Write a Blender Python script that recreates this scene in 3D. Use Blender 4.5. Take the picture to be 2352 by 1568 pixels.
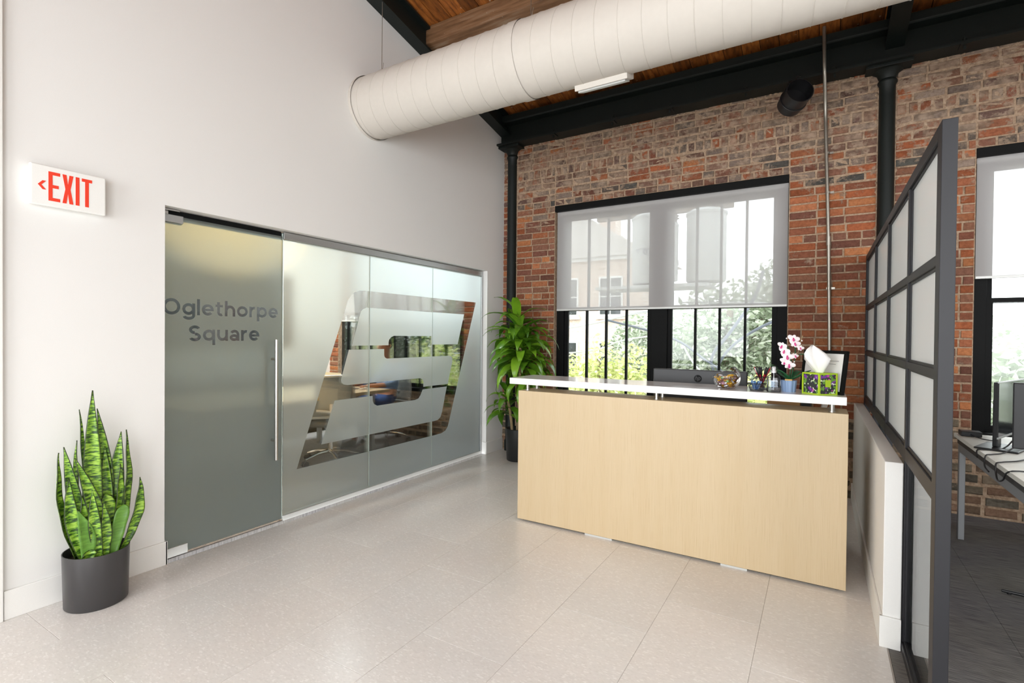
import bpy, bmesh, math, random
from mathutils import Vector, Matrix, noise
random.seed(7)
scene = bpy.context.scene
COL = scene.collection
for _o in list(bpy.data.objects):
    bpy.data.objects.remove(_o)

# ------------------------------------------------------------------ camera
CAMLOC = Vector((3.371, 0.0, 1.4))
CF = Vector((-0.51686826, 0.85599894, -0.01063098))
CR = Vector((0.85595975, 0.51695957, 0.00925769))
CU = Vector((-0.01342036, 0.00431469, 0.99990063))
FPX = 1171.36
cam_data = bpy.data.cameras.new('camera')
cam_data.sensor_width = 36.0
cam_data.sensor_fit = 'HORIZONTAL'
cam_data.lens = FPX * 36.0 / 2352.0
cam_data.clip_start = 0.05
cam_data.clip_end = 300
cam = bpy.data.objects.new('camera', cam_data)
COL.objects.link(cam)
cam.matrix_world = Matrix(((CR.x, CU.x, -CF.x, CAMLOC.x), (CR.y, CU.y, -CF.y, CAMLOC.y), (CR.z, CU.z, -CF.z, CAMLOC.z), (0, 0, 0, 1)))
scene.camera = cam

# ------------------------------------------------------------------ sky, assumed rear daylight, exposure
scene.view_settings.view_transform = 'Standard'
scene.view_settings.look = 'None'
scene.view_settings.gamma = 1.0
scene.view_settings.use_curve_mapping = False
scene.view_settings.exposure = 0.25
scene.cycles.max_bounces = 10
scene.cycles.diffuse_bounces = 5
scene.cycles.transmission_bounces = 8
scene.cycles.transparent_max_bounces = 24
scene.cycles.caustics_reflective = False
scene.cycles.use_denoising = True
scene.cycles.sample_clamp_indirect = 6.0
world = bpy.data.worlds.new('overcast_sky')
scene.world = world
world.use_nodes = True
_bg = world.node_tree.nodes['Background']
_bg.inputs['Color'].default_value = (0.93, 0.965, 1.0, 1)
_bg.inputs['Strength'].default_value = 4.3

def area_light(name, loc, direction, sx, sy, power, color=(1, 1, 1), parent=None):
    d = bpy.data.lights.new(name, 'AREA')
    d.shape = 'RECTANGLE'; d.size = sx; d.size_y = sy; d.energy = power; d.color = color
    o = bpy.data.objects.new(name, d); COL.objects.link(o)
    o.location = loc
    o.rotation_euler = Vector(direction).to_track_quat('-Z', 'Y').to_euler()
    if parent: o.parent = parent
    return o
# frontal fill added behind the camera, as daylight from assumed, unseen rear windows
for _i, _x in enumerate((-1.2 + 2.0, 3.6, 6.4)):
    area_light('assumed_window_fill', (_x, -2.42, 1.75), (0, 1, -0.06), 2.1, 2.1, 60, (0.97, 0.985, 1.0))

# fill panels added to brighten the office and the meeting room (housings built further down)
FILL_PANELS = [((5.9, 3.2, 3.3), 60, 'added fill light panel over the office desks'), ((5.9, 0.4, 3.3), 60, 'added fill light panel over the office aisle'),
          ((-1.9, 2.5, 3.0), 6, 'added fill light panel over the near end of the meeting table'), ((-1.9, 4.3, 3.0), 115, 'added fill light panel over the far end of the meeting table')]
D = 5.366            # face of the brick wall
H = 2.166            # glass opening height
GX = -0.075          # glass plane in the left wall
YA, YB = 1.545, 5.009
def rake(y): return 4.899 - 0.2035 * y      # underside of the rake beam
def deck(y): return rake(y) + 0.25          # underside of the roof boards

# ------------------------------------------------------------------ material helpers
MATS = {}
class NT:
    def __init__(s, name):
        s.m = bpy.data.materials.new(name); s.m.use_nodes = True
        s.t = s.m.node_tree; s.t.nodes.clear()
        s.out = s.n('ShaderNodeOutputMaterial')
        MATS[name] = s.m
    def n(s, typ, **kw):
        nd = s.t.nodes.new(typ)
        for k, v in kw.items():
            if k in nd.inputs: nd.inputs[k].default_value = v
            else: setattr(nd, k, v)
        return nd
    def l(s, a, ai, b, bi): s.t.links.new(a.outputs[ai], b.inputs[bi])
    def ramp(s, src, si, stops, interp='LINEAR'):
        r = s.n('ShaderNodeValToRGB'); r.color_ramp.interpolation = interp
        e = r.color_ramp.elements
        while len(e) < len(stops): e.new(0.5)
        for el, (p, c) in zip(e, stops):
            el.position = p; el.color = c if len(c) == 4 else (*c, 1)
        s.l(src, si, r, 'Fac'); return r
    def mix(s, fac, a, b, blend='MIX'):
        m = s.n('ShaderNodeMix', data_type='RGBA', blend_type=blend)
        for key, val in ((0, fac), (6, a), (7, b)):
            if isinstance(val, tuple) and len(val) == 2 and not isinstance(val[0], (int, float)): s.t.links.new(val[0].outputs[val[1]], m.inputs[key])
            elif isinstance(val, (int, float)): m.inputs[key].default_value = val
            else: m.inputs[key].default_value = (*val, 1) if len(val) == 3 else val
        return m
    def math(s, op, a, b=None):
        m = s.n('ShaderNodeMath', operation=op)
        for i, val in ((0, a), (1, b)):
            if val is None: continue
            if isinstance(val, tuple): s.t.links.new(val[0].outputs[val[1]], m.inputs[i])
            else: m.inputs[i].default_value = val
        return m
    def bump(s, src, si, strength, dist):
        b = s.n('ShaderNodeBump'); b.inputs['Strength'].default_value = strength; b.inputs['Distance'].default_value = dist
        s.l(src, si, b, 'Height'); return b
    def bsdf(s, **kw):
        p = s.n('ShaderNodeBsdfPrincipled')
        for k, v in kw.items(): p.inputs[k.replace('_', ' ')].default_value = v
        s.l(p, 'BSDF', s.out, 'Surface'); return p
def srgb(r, g, b):
    f = lambda c: (c / 255 / 12.92) if c / 255 <= 0.04045 else ((c / 255 + 0.055) / 1.055) ** 2.4
    return (f(r), f(g), f(b), 1)
def simple(name, col, rough=0.5, metal=0.0, spec=0.5, bump=0, bscale=200, coat=0, var=0, **kw):
    t = NT(name); p = t.bsdf(Base_Color=col, Roughness=rough, Metallic=metal)
    p.inputs['Specular IOR Level'].default_value = spec
    p.inputs['Coat Weight'].default_value = coat
    for k, v in kw.items(): p.inputs[k.replace('_', ' ')].default_value = v
    geo = t.n('ShaderNodeNewGeometry')
    nz = t.n('ShaderNodeTexNoise', Scale=bscale, Detail=3.0); t.l(geo, 'Position', nz, 'Vector')
    if bump: b = t.bump(nz, 'Fac', bump, 0.002); t.l(b, 'Normal', p, 'Normal')
    v = var or 0.03
    mx = t.mix((nz, 'Fac'), tuple(c * (1 - v) for c in col[:3]), tuple(min(1, c * (1 + v)) for c in col[:3]))
    t.l(mx, 2, p, 'Base Color')
    return t.m

# paints, metals, plastics
simple('white_paint', srgb(234, 233, 230), 0.75, spec=0.25, bump=0.05, bscale=300)
simple('trim_paint', srgb(236, 235, 231), 0.45, spec=0.4)
simple('conf_paint', srgb(236, 233, 226), 0.8, spec=0.2)
simple('steel_black', srgb(20, 26, 24), 0.5, metal=0.0, spec=0.35, bump=0.25, bscale=60, var=0.25)
simple('frame_black', srgb(13, 14, 14), 0.6, spec=0.15, var=0.1)
simple('screen_frame', srgb(36, 36, 39), 0.5, spec=0.35, var=0.06)
simple('aluminium', srgb(188, 190, 190), 0.35, metal=0.85, var=0.05)
simple('alu_white', srgb(205, 206, 203), 0.45, metal=0.3, var=0.03)
simple('chrome', srgb(215, 215, 215), 0.15, metal=1.0)
simple('brushed_steel', srgb(190, 188, 184), 0.28, metal=1.0)
simple('conduit_steel', srgb(165, 160, 150), 0.38, metal=0.9, var=0.15, bscale=40)
simple('duct_white', srgb(203, 197, 188), 0.6, spec=0.3, bump=0.03, bscale=30)
simple('white_plastic', srgb(240, 240, 236), 0.4)
simple('red_print', srgb(238, 62, 34), 0.5)
simple('counter_white', srgb(246, 245, 244), 0.12, spec=0.5)
simple('pot_grey', srgb(78, 77, 78), 0.34, metal=0.55, bump=0.03, bscale=500)
simple('pot_black', srgb(34, 35, 36), 0.4, spec=0.4)
simple('soil', srgb(45, 34, 26), 0.95, bump=0.8, bscale=120, var=0.5)
simple('black_plastic', srgb(26, 26, 28), 0.4)
simple('dark_plastic', srgb(52, 53, 55), 0.45, bump=0.04, bscale=500)
simple('logo_dark', srgb(16, 16, 18), 0.6, spec=0.2)
simple('screen_glass', srgb(40, 43, 46), 0.12, spec=0.8)
simple('paper_white', srgb(244, 243, 240), 0.8)
simple('tissue_white', srgb(250, 249, 247), 0.95, bump=0.15, bscale=300)
simple('print_black', srgb(30, 30, 30), 0.7)
simple('cardboard', srgb(196, 156, 108), 0.8, var=0.08, bscale=80)
simple('pen_red', srgb(190, 30, 48), 0.35)
simple('pen_black', srgb(24, 24, 28), 0.35)
simple('pack_blue', srgb(62, 112, 178), 0.3)
simple('pack_pale', srgb(150, 186, 220), 0.3)
simple('pot_blue', srgb(140, 166, 202), 0.35)
simple('orchid_white', srgb(250, 240, 242), 0.5)
simple('orchid_pink', srgb(214, 62, 138), 0.5)
simple('orchid_green', srgb(28, 84, 48), 0.4)
simple('toy_yellow', srgb(220, 175, 90), 0.4)
simple('candy_yellow', srgb(232, 178, 30), 0.3)
simple('candy_brown', srgb(112, 70, 40), 0.35)
simple('candy_silver', srgb(214, 212, 216), 0.25, metal=0.4)
simple('candy_green', srgb(140, 190, 120), 0.3)
simple('candy_pink', srgb(206, 150, 170), 0.3)
simple('tissue_green', srgb(176, 208, 40), 0.5)
simple('chair_grey', srgb(196, 196, 192), 0.5)
simple('chair_mesh', srgb(168, 168, 162), 0.8, bump=0.3, bscale=900)
simple('chair_seat', srgb(96, 98, 100), 0.85, bump=0.3, bscale=600)
simple('table_edge', srgb(216, 190, 150), 0.5)
simple('shirt_blue', srgb(148, 176, 214), 0.85, bump=0.2, bscale=200)
simple('jeans_blue', srgb(52, 82, 136), 0.9, bump=0.3, bscale=500, var=0.15)
simple('skin_tone', srgb(196, 142, 112), 0.55, spec=0.3)
simple('hair_dark', srgb(48, 34, 26), 0.6)
simple('shoe_grey', srgb(190, 184, 176), 0.7)
simple('desk_white', srgb(232, 230, 220), 0.45)
simple('desk_leg_grey', srgb(146, 148, 150), 0.4, metal=0.4)
simple('bark_tan', srgb(150, 128, 96), 0.85, bump=0.6, bscale=60, var=0.3)
simple('bark_grey', srgb(140, 128, 112), 0.9, bump=0.8, bscale=20, var=0.3)
simple('transformer_grey', srgb(176, 179, 178), 0.55)
simple('insulator_brown', srgb(96, 84, 78), 0.4)
simple('wire_grey', srgb(196, 198, 202), 0.6)
simple('wire_dark', srgb(92, 98, 110), 0.6)
simple('wood_pole', srgb(110, 98, 86), 0.9, var=0.2, bscale=12)
simple('roof_pale', srgb(196, 190, 184), 0.8, var=0.1, bscale=8)
simple('pavement', srgb(176, 172, 164), 0.95, var=0.15, bscale=3)
simple('joint_dark', srgb(176, 168, 160), 0.8)
simple('sill_white', srgb(226, 224, 218), 0.4)
simple('gable_dark', srgb(60, 54, 48), 0.8)

def wood_panel():
    t = NT('wood_maple'); p = t.bsdf(Roughness=0.38); p.inputs['Specular IOR Level'].default_value = 0.4
    g = t.n('ShaderNodeNewGeometry'); mp = t.n('ShaderNodeMapping'); mp.inputs['Scale'].default_value = (230, 230, 5.0); t.l(g, 'Position', mp, 'Vector')
    nz = t.n('ShaderNodeTexNoise', Scale=1.0, Detail=4.0, Roughness=0.65); t.l(mp, 'Vector', nz, 'Vector')
    mp2 = t.n('ShaderNodeMapping'); mp2.inputs['Scale'].default_value = (14, 14, 0.8); t.l(g, 'Position', mp2, 'Vector')
    n2 = t.n('ShaderNodeTexNoise', Scale=1.0, Detail=2.0); t.l(mp2, 'Vector', n2, 'Vector')
    r = t.ramp(nz, 'Fac', [(0.28, srgb(178, 154, 117)), (0.45, srgb(199, 178, 143)), (0.75, srgb(205, 186, 154))])
    m = t.mix((n2, 'Fac'), srgb(193, 170, 132)[:3], srgb(208, 190, 160)[:3])
    mm = t.mix(0.5, (r, 'Color'), (m, 2)); t.l(mm, 2, p, 'Base Color')
wood_panel()

def table_wood():
    t = NT('wood_table'); p = t.bsdf(Roughness=0.35)
    g = t.n('ShaderNodeNewGeometry'); mp = t.n('ShaderNodeMapping'); mp.inputs['Scale'].default_value = (40, 3, 40); t.l(g, 'Position', mp, 'Vector')
    nz = t.n('ShaderNodeTexNoise', Scale=1.0, Detail=4.0); t.l(mp, 'Vector', nz, 'Vector')
    r = t.ramp(nz, 'Fac', [(0.3, srgb(206, 178, 136)), (0.7, srgb(228, 206, 168))]); t.l(r, 'Color', p, 'Base Color')
table_wood()

def roof_wood(name, c0, c1, c2):
    t = NT(name); p = t.bsdf(Roughness=0.5); p.inputs['Specular IOR Level'].default_value = 0.35
    tc = t.n('ShaderNodeTexCoord'); oi = t.n('ShaderNodeObjectInfo')
    g = t.n('ShaderNodeNewGeometry')
    mp = t.n('ShaderNodeMapping'); mp.inputs['Scale'].default_value = (30, 2.5, 30) if name == 'roof_board' else (2.5, 30, 30); t.l(g, 'Position', mp, 'Vector')
    nz = t.n('ShaderNodeTexNoise', Scale=1.0, Detail=5.0, Roughness=0.6); t.l(mp, 'Vector', nz, 'Vector')
    r = t.ramp(nz, 'Fac', [(0.3, c0), (0.55, c1), (0.8, c2)])
    hs = t.n('ShaderNodeHueSaturation'); t.l(r, 'Color', hs, 'Color')
    mr = t.n('ShaderNodeMapRange'); mr.inputs['To Min'].default_value = 0.55; mr.inputs['To Max'].default_value = 1.35; t.l(oi, 'Random', mr, 'Value'); t.l(mr, 'Result', hs, 'Value')
    n2 = t.n('ShaderNodeTexNoise', Scale=26.0, Detail=4.0, Roughness=0.7); t.l(g, 'Position', n2, 'Vector')
    fl = t.ramp(n2, 'Fac', [(0.66, (0, 0, 0)), (0.72, (1, 1, 1))])
    m = t.mix((fl, 'Color'), (hs, 'Color'), srgb(196, 186, 170)[:3]); t.l(m, 2, p, 'Base Color')
    b = t.bump(nz, 'Fac', 0.4, 0.004); t.l(b, 'Normal', p, 'Normal')
roof_wood('roof_board', srgb(84, 46, 20), srgb(150, 88, 38), srgb(176, 110, 54))
roof_wood('roof_timber', srgb(92, 64, 42), srgb(128, 94, 66), srgb(150, 132, 112))

def floor_tile():
    t = NT('floor_tile'); p = t.bsdf(Roughness=0.3); p.inputs['Specular IOR Level'].default_value = 0.45
    g = t.n('ShaderNodeNewGeometry'); oi = t.n('ShaderNodeObjectInfo')
    v = t.n('ShaderNodeTexVoronoi', Scale=125.0); v.inputs['Randomness'].default_value = 1.0
    mp = t.n('ShaderNodeMapping'); mp.inputs['Scale'].default_value = (0.65, 1.3, 1.0); t.l(g, 'Position', mp, 'Vector'); t.l(mp, 'Vector', v, 'Vector')
    hv = t.n('ShaderNodeSeparateColor'); t.l(v, 'Color', hv, 'Color')
    r = t.ramp(hv, 'Red', [(0.0, srgb(205, 200, 195)), (0.3, srgb(216, 211, 206)), (0.85, srgb(220, 215, 210)), (0.97, srgb(240, 237, 233))])
    nz = t.n('ShaderNodeTexNoise', Scale=2.2, Detail=3.0); t.l(g, 'Position', nz, 'Vector')
    r2 = t.ramp(nz, 'Fac', [(0.3, srgb(222, 214, 207)), (0.7, srgb(218, 215, 211))])
    m = t.mix(0.55, (r, 'Color'), (r2, 'Color'))
    mr = t.n('ShaderNodeMapRange'); mr.inputs['To Min'].default_value = 0.97; mr.inputs['To Max'].default_value = 1.02; t.l(oi, 'Random', mr, 'Value')
    hs = t.n('ShaderNodeHueSaturation'); t.l(m, 2, hs, 'Color'); t.l(mr, 'Result', hs, 'Value'); t.l(hs, 'Color', p, 'Base Color')
    rr = t.n('ShaderNodeMapRange'); rr.inputs['To Min'].default_value = 0.24; rr.inputs['To Max'].default_value = 0.26; t.l(hv, 'Green', rr, 'Value'); t.l(rr, 'Result', p, 'Roughness')
floor_tile()

def carpet(name, dark, light):
    t = NT(name); p = t.bsdf(Roughness=0.95); p.inputs['Specular IOR Level'].default_value = 0.1
    g = t.n('ShaderNodeNewGeometry'); mp = t.n('ShaderNodeMapping'); mp.inputs['Scale'].default_value = (9, 260, 9); t.l(g, 'Position', mp, 'Vector')
    nz = t.n('ShaderNodeTexNoise', Scale=1.0, Detail=3.0, Roughness=0.6); t.l(mp, 'Vector', nz, 'Vector')
    r = t.ramp(nz, 'Fac', [(0.35, dark), (0.6, light), (0.8, srgb(150, 146, 140))])
    n2 = t.n('ShaderNodeTexNoise', Scale=1.6, Detail=2.0); t.l(g, 'Position', n2, 'Vector')
    r2 = t.ramp(n2, 'Fac', [(0.35, srgb(92, 90, 98)), (0.65, srgb(112, 108, 96))])
    m = t.mix(0.35, (r, 'Color'), (r2, 'Color')); t.l(m, 2, p, 'Base Color')
    b = t.bump(nz, 'Fac', 0.6, 0.004); t.l(b, 'Normal', p, 'Normal')
carpet('carpet_dark', srgb(66, 66, 68), srgb(140, 137, 134))
carpet('carpet_grey', srgb(124, 122, 120), srgb(176, 173, 170))

def brick_mat(name, per_object):
    t = NT(name); p = t.bsdf(Roughness=0.9); p.inputs['Specular IOR Level'].default_value = 0.15
    g = t.n('ShaderNodeNewGeometry')
    if per_object:
        src = t.n('ShaderNodeObjectInfo'); key = 'Color'
    else:
        src = t.n('ShaderNodeAttribute', attribute_name='tone'); key = 'Color'
    n1 = t.n('ShaderNodeTexNoise', Scale=38.0, Detail=5.0, Roughness=0.7); t.l(g, 'Position', n1, 'Vector')
    dk = t.ramp(n1, 'Fac', [(0.3, (0.55, 0.5, 0.48)), (0.6, (1, 1, 1)), (0.8, (1.15, 1.1, 1.05))])
    c1 = t.mix(0.8, (src, key), (dk, 'Color'), 'MULTIPLY')
    # old lime mortar smeared over the upper courses
    n2 = t.n('ShaderNodeTexNoise', Scale=9.0, Detail=8.0, Roughness=0.72); t.l(g, 'Position', n2, 'Vector')
    sp = t.n('ShaderNodeSeparateXYZ'); t.l(g, 'Position', sp, 'Vector')
    hz = t.n('ShaderNodeMapRange'); hz.inputs['From Min'].default_value = 2.5; hz.inputs['From Max'].default_value = 3.3; hz.inputs['To Min'].default_value = -0.11; hz.inputs['To Max'].default_value = 0.055; t.l(sp, 'Z', hz, 'Value')
    sm = t.math('ADD', (n2, 'Fac'), (hz, 'Result'))
    fr = t.ramp(sm, 'Value', [(0.485, (0, 0, 0)), (0.55, (0.8, 0.8, 0.8))])
    n3 = t.n('ShaderNodeTexNoise', Scale=20.0, Detail=3.0); t.l(g, 'Position', n3, 'Vector')
    mc = t.ramp(n3, 'Fac', [(0.35, srgb(120, 103, 88)), (0.65, srgb(172, 150, 130))])
    c2 = t.mix((fr, 'Color'), (c1, 2), (mc, 'Color')); t.l(c2, 2, p, 'Base Color')
    b = t.bump(n1, 'Fac', 0.7, 0.006); t.l(b, 'Normal', p, 'Normal')
brick_mat('brick_piece', True)
brick_mat('brick_mass', False)
def mortar():
    t = NT('mortar'); p = t.bsdf(Roughness=0.95); p.inputs['Specular IOR Level'].default_value = 0.1
    g = t.n('ShaderNodeNewGeometry')
    n1 = t.n('ShaderNodeTexNoise', Scale=30.0, Detail=6.0, Roughness=0.7); t.l(g, 'Position', n1, 'Vector')
    r = t.ramp(n1, 'Fac', [(0.3, srgb(128, 106, 88)), (0.5, srgb(172, 147, 123)), (0.75, srgb(196, 175, 152))])
    t.l(r, 'Color', p, 'Base Color')
    b = t.bump(n1, 'Fac', 1.0, 0.01); t.l(b, 'Normal', p, 'Normal')
mortar()

def glass(name, tint=(0.96, 0.985, 0.97), refl=1.0, rough=0.0):
    t = NT(name)
    tr = t.n('ShaderNodeBsdfTransparent'); tr.inputs['Color'].default_value = (*tint, 1)
    gl = t.n('ShaderNodeBsdfGlossy', Roughness=rough)
    fr = t.n('ShaderNodeFresnel', IOR=1.5)
    ml = t.math('MULTIPLY', (fr, 'Fac'), refl)
    mx = t.n('ShaderNodeMixShader'); t.l(ml, 'Value', mx, 0); t.l(tr, 0, mx, 1); t.l(gl, 0, mx, 2); t.l(mx, 0, t.out, 'Surface')
    return t
glass('window_glass', (0.95, 0.97, 0.96), 0.7)
glass('clear_glass', (0.93, 0.96, 0.945), 0.8)
glass('bowl_glass', (0.97, 0.975, 0.97), 0.9)
glass('gel_clear', (0.9, 0.92, 0.95), 1.0)
def hazy():
    t = NT('hazy_glass')
    tr = t.n('ShaderNodeBsdfTransparent'); tr.inputs['Color'].default_value = (0.94, 0.96, 0.95, 1)
    tl = t.n('ShaderNodeBsdfTranslucent'); tl.inputs['Color'].default_value = (0.93, 0.95, 0.94, 1)
    df = t.n('ShaderNodeBsdfDiffuse'); df.inputs['Color'].default_value = (0.92, 0.94, 0.93, 1)
    a = t.n('ShaderNodeMixShader'); a.inputs[0].default_value = 0.5; t.l(tl, 0, a, 1); t.l(df, 0, a, 2)
    b = t.n('ShaderNodeMixShader'); b.inputs[0].default_value = 0.74; t.l(tr, 0, b, 1); t.l(a, 0, b, 2)
    gl = t.n('ShaderNodeBsdfGlossy', Roughness=0.05); fr = t.n('ShaderNodeFresnel', IOR=1.45); ml = t.math('MULTIPLY', (fr, 'Fac'), 0.35)
    c = t.n('ShaderNodeMixShader'); t.l(ml, 'Value', c, 0); t.l(b, 0, c, 1); t.l(gl, 0, c, 2); t.l(c, 0, t.out, 'Surface')
hazy()
simple('glass_edge', srgb(190, 206, 198), 0.2, spec=0.6)
def frost():
    t = NT('frosted_film')
    rf = t.n('ShaderNodeBsdfRefraction', Roughness=0.5, IOR=1.06); rf.inputs['Color'].default_value = (0.71, 0.79, 0.82, 1)
    tl = t.n('ShaderNodeBsdfTranslucent'); tl.inputs['Color'].default_value = (0.67, 0.75, 0.785, 1)
    df = t.n('ShaderNodeBsdfDiffuse'); df.inputs['Color'].default_value = (0.62, 0.68, 0.68, 1)
    gl = t.n('ShaderNodeBsdfGlossy', Roughness=0.25)
    a = t.n('ShaderNodeMixShader'); a.inputs[0].default_value = 0.72; t.l(rf, 0, a, 1); t.l(tl, 0, a, 2)
    b = t.n('ShaderNodeMixShader'); b.inputs[0].default_value = 0.08; t.l(a, 0, b, 1); t.l(df, 0, b, 2)
    fr = t.n('ShaderNodeFresnel', IOR=1.45)
    c = t.n('ShaderNodeMixShader'); ml = t.math('MULTIPLY', (fr, 'Fac'), 0.8); t.l(ml, 'Value', c, 0); t.l(b, 0, c, 1); t.l(gl, 0, c, 2)
    t.l(c, 0, t.out, 'Surface')
frost()
def blind_mat():
    t = NT('blind_fabric')
    tr = t.n('ShaderNodeBsdfTransparent'); tl = t.n('ShaderNodeBsdfTranslucent'); tl.inputs['Color'].default_value = (0.8, 0.795, 0.79, 1)
    df = t.n('ShaderNodeBsdfDiffuse'); df.inputs['Color'].default_value = (0.72, 0.7, 0.69, 1)
    g = t.n('ShaderNodeNewGeometry'); w = t.n('ShaderNodeTexNoise', Scale=400.0); t.l(g, 'Position', w, 'Vector')
    a = t.n('ShaderNodeMixShader'); a.inputs[0].default_value = 0.62; t.l(tl, 0, a, 1); t.l(df, 0, a, 2)
    b = t.n('ShaderNodeMixShader'); mr = t.n('ShaderNodeMapRange'); mr.inputs['To Min'].default_value = 0.52; mr.inputs['To Max'].default_value = 0.58; t.l(w, 'Fac', mr, 'Value'); t.l(mr, 'Result', b, 0)
    t.l(tr, 0, b, 1); t.l(a, 0, b, 2); t.l(b, 0, t.out, 'Surface')
blind_mat()

def leaf_mat(name, c0, c1, rough=0.4, trans=0.25):
    t = NT(name); p = t.n('ShaderNodeBsdfPrincipled', Roughness=rough)
    oi = t.n('ShaderNodeObjectInfo'); g = t.n('ShaderNodeNewGeometry')
    nz = t.n('ShaderNodeTexNoise', Scale=14.0, Detail=2.0); t.l(g, 'Position', nz, 'Vector')
    ad = t.math('ADD', (oi, 'Random'), (nz, 'Fac')); hf = t.math('MULTIPLY', (ad, 'Value'), 0.55)
    r = t.ramp(hf, 'Value', [(0.15, c0), (0.85, c1)]); t.l(r, 'Color', p, 'Base Color')
    tl = t.n('ShaderNodeBsdfTranslucent'); t.l(r, 'Color', tl, 'Color')
    mx = t.n('ShaderNodeMixShader'); mx.inputs[0].default_value = trans; t.l(p, 0, mx, 1); t.l(tl, 0, mx, 2); t.l(mx, 0, t.out, 'Surface')
leaf_mat('dracaena_leaf', srgb(40, 96, 22), srgb(132, 180, 44), 0.3, 0.2)
def foliage_mat(name, c0, c1, c2):
    t = NT(name)
    at = t.n('ShaderNodeNewGeometry')
    r = t.ramp(at, 'Random Per Island', [(0.0, c0), (0.55, c1), (1.0, c2)])
    df = t.n('ShaderNodeBsdfPrincipled', Roughness=0.6); t.l(r, 'Color', df, 'Base Color')
    tl = t.n('ShaderNodeBsdfTranslucent'); t.l(r, 'Color', tl, 'Color')
    mx = t.n('ShaderNodeMixShader'); mx.inputs[0].default_value = 0.4; t.l(df, 0, mx, 1); t.l(tl, 0, mx, 2); t.l(mx, 0, t.out, 'Surface')
foliage_mat('foliage_grey', srgb(120, 136, 106), srgb(176, 186, 162), srgb(234, 236, 226))
foliage_mat('foliage_lime', srgb(170, 184, 110), srgb(222, 226, 160), srgb(244, 242, 214))
foliage_mat('foliage_dark', srgb(92, 116, 76), srgb(134, 158, 112), srgb(190, 204, 168))

def snake_leaf():
    t = NT('snake_leaf'); p = t.bsdf(Roughness=0.35)
    uv = t.n('ShaderNodeUVMap'); oi = t.n('ShaderNodeObjectInfo')
    cx = t.n('ShaderNodeCombineXYZ'); t.l(oi, 'Random', cx, 'Z'); sc = t.n('ShaderNodeVectorMath', operation='SCALE'); t.l(cx, 'Vector', sc, 0); sc.inputs['Scale'].default_value = 37.0
    av = t.n('ShaderNodeVectorMath', operation='ADD'); t.l(uv, 'UV', av, 0); t.l(sc, 'Vector', av, 1)
    mp = t.n('ShaderNodeMapping'); mp.inputs['Scale'].default_value = (24, 85, 1); t.l(av, 'Vector', mp, 'Vector')
    nz = t.n('ShaderNodeTexNoise', Scale=1.0, Detail=3.0, Roughness=0.6); t.l(mp, 'Vector', nz, 'Vector')
    band = t.ramp(nz, 'Fac', [(0.40, srgb(36, 66, 26)), (0.48, srgb(92, 138, 40)), (0.58, srgb(150, 190, 62)), (0.75, srgb(176, 208, 100))])
    pl = t.ramp(nz, 'Fac', [(0.3, srgb(78, 122, 40)), (0.7, srgb(104, 152, 56))])
    gt = t.math('GREATER_THAN', (oi, 'Alpha'), 0.5)
    m = t.mix((gt, 'Value'), (pl, 'Color'), (band, 'Color'))
    # brown-green leaf margin and tip
    su = t.n('ShaderNodeSeparateXYZ'); t.l(uv, 'UV', su, 'Vector')
    at = t.n('ShaderNodeAttribute', attribute_name='rim')
    rr = t.ramp(at, 'Fac', [(0.82, (0, 0, 0)), (0.97, (1, 1, 1))])
    m2 = t.mix((rr, 'Color'), (m, 2), srgb(46, 60, 26)[:3]); t.l(m2, 2, p, 'Base Color')
snake_leaf()

def tissue_print():
    t = NT('tissue_print'); p = t.bsdf(Roughness=0.5)
    g = t.n('ShaderNodeNewGeometry')
    def vor(scale, thr, col, prev, seed):
        mp = t.n('ShaderNodeMapping'); mp.inputs['Location'].default_value = (seed, seed * 2.3, seed * 0.7); t.l(g, 'Position', mp, 'Vector')
        n = t.n('ShaderNodeTexNoise', Scale=scale, Detail=1.0); t.l(mp, 'Vector', n, 'Vector')
        r = t.ramp(n, 'Fac', [(thr, (0, 0, 0)), (thr + 0.015, (1, 1, 1))])
        return t.mix((r, 'Color'), prev, col[:3])
    m = vor(38, 0.56, srgb(104, 150, 60), srgb(48, 52, 52)[:3], 1.0)
    m = vor(30, 0.62, srgb(122, 56, 160), (m, 2), 5.0)
    m = vor(42, 0.64, srgb(196, 62, 170), (m, 2), 9.0)
    m = vor(60, 0.62, srgb(226, 240, 200), (m, 2), 13.0)
    t.l(m, 2, p, 'Base Color')
tissue_print()
def ext_brick():
    t = NT('far_brick'); p = t.bsdf(Roughness=0.9)
    g = t.n('ShaderNodeNewGeometry'); mp = t.n('ShaderNodeMapping'); mp.inputs['Rotation'].default_value = (math.radians(90), 0, 0); t.l(g, 'Position', mp, 'Vector')
    b = t.n('ShaderNodeTexBrick'); b.inputs['Scale'].default_value = 5.0; b.inputs['Color1'].default_value = srgb(206, 178, 160); b.inputs['Color2'].default_value = srgb(220, 198, 182); b.inputs['Mortar'].default_value = srgb(226, 218, 208); b.inputs['Mortar Size'].default_value = 0.015
    t.l(mp, 'Vector', b, 'Vector'); t.l(b, 'Color', p, 'Base Color')
ext_brick()

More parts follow.
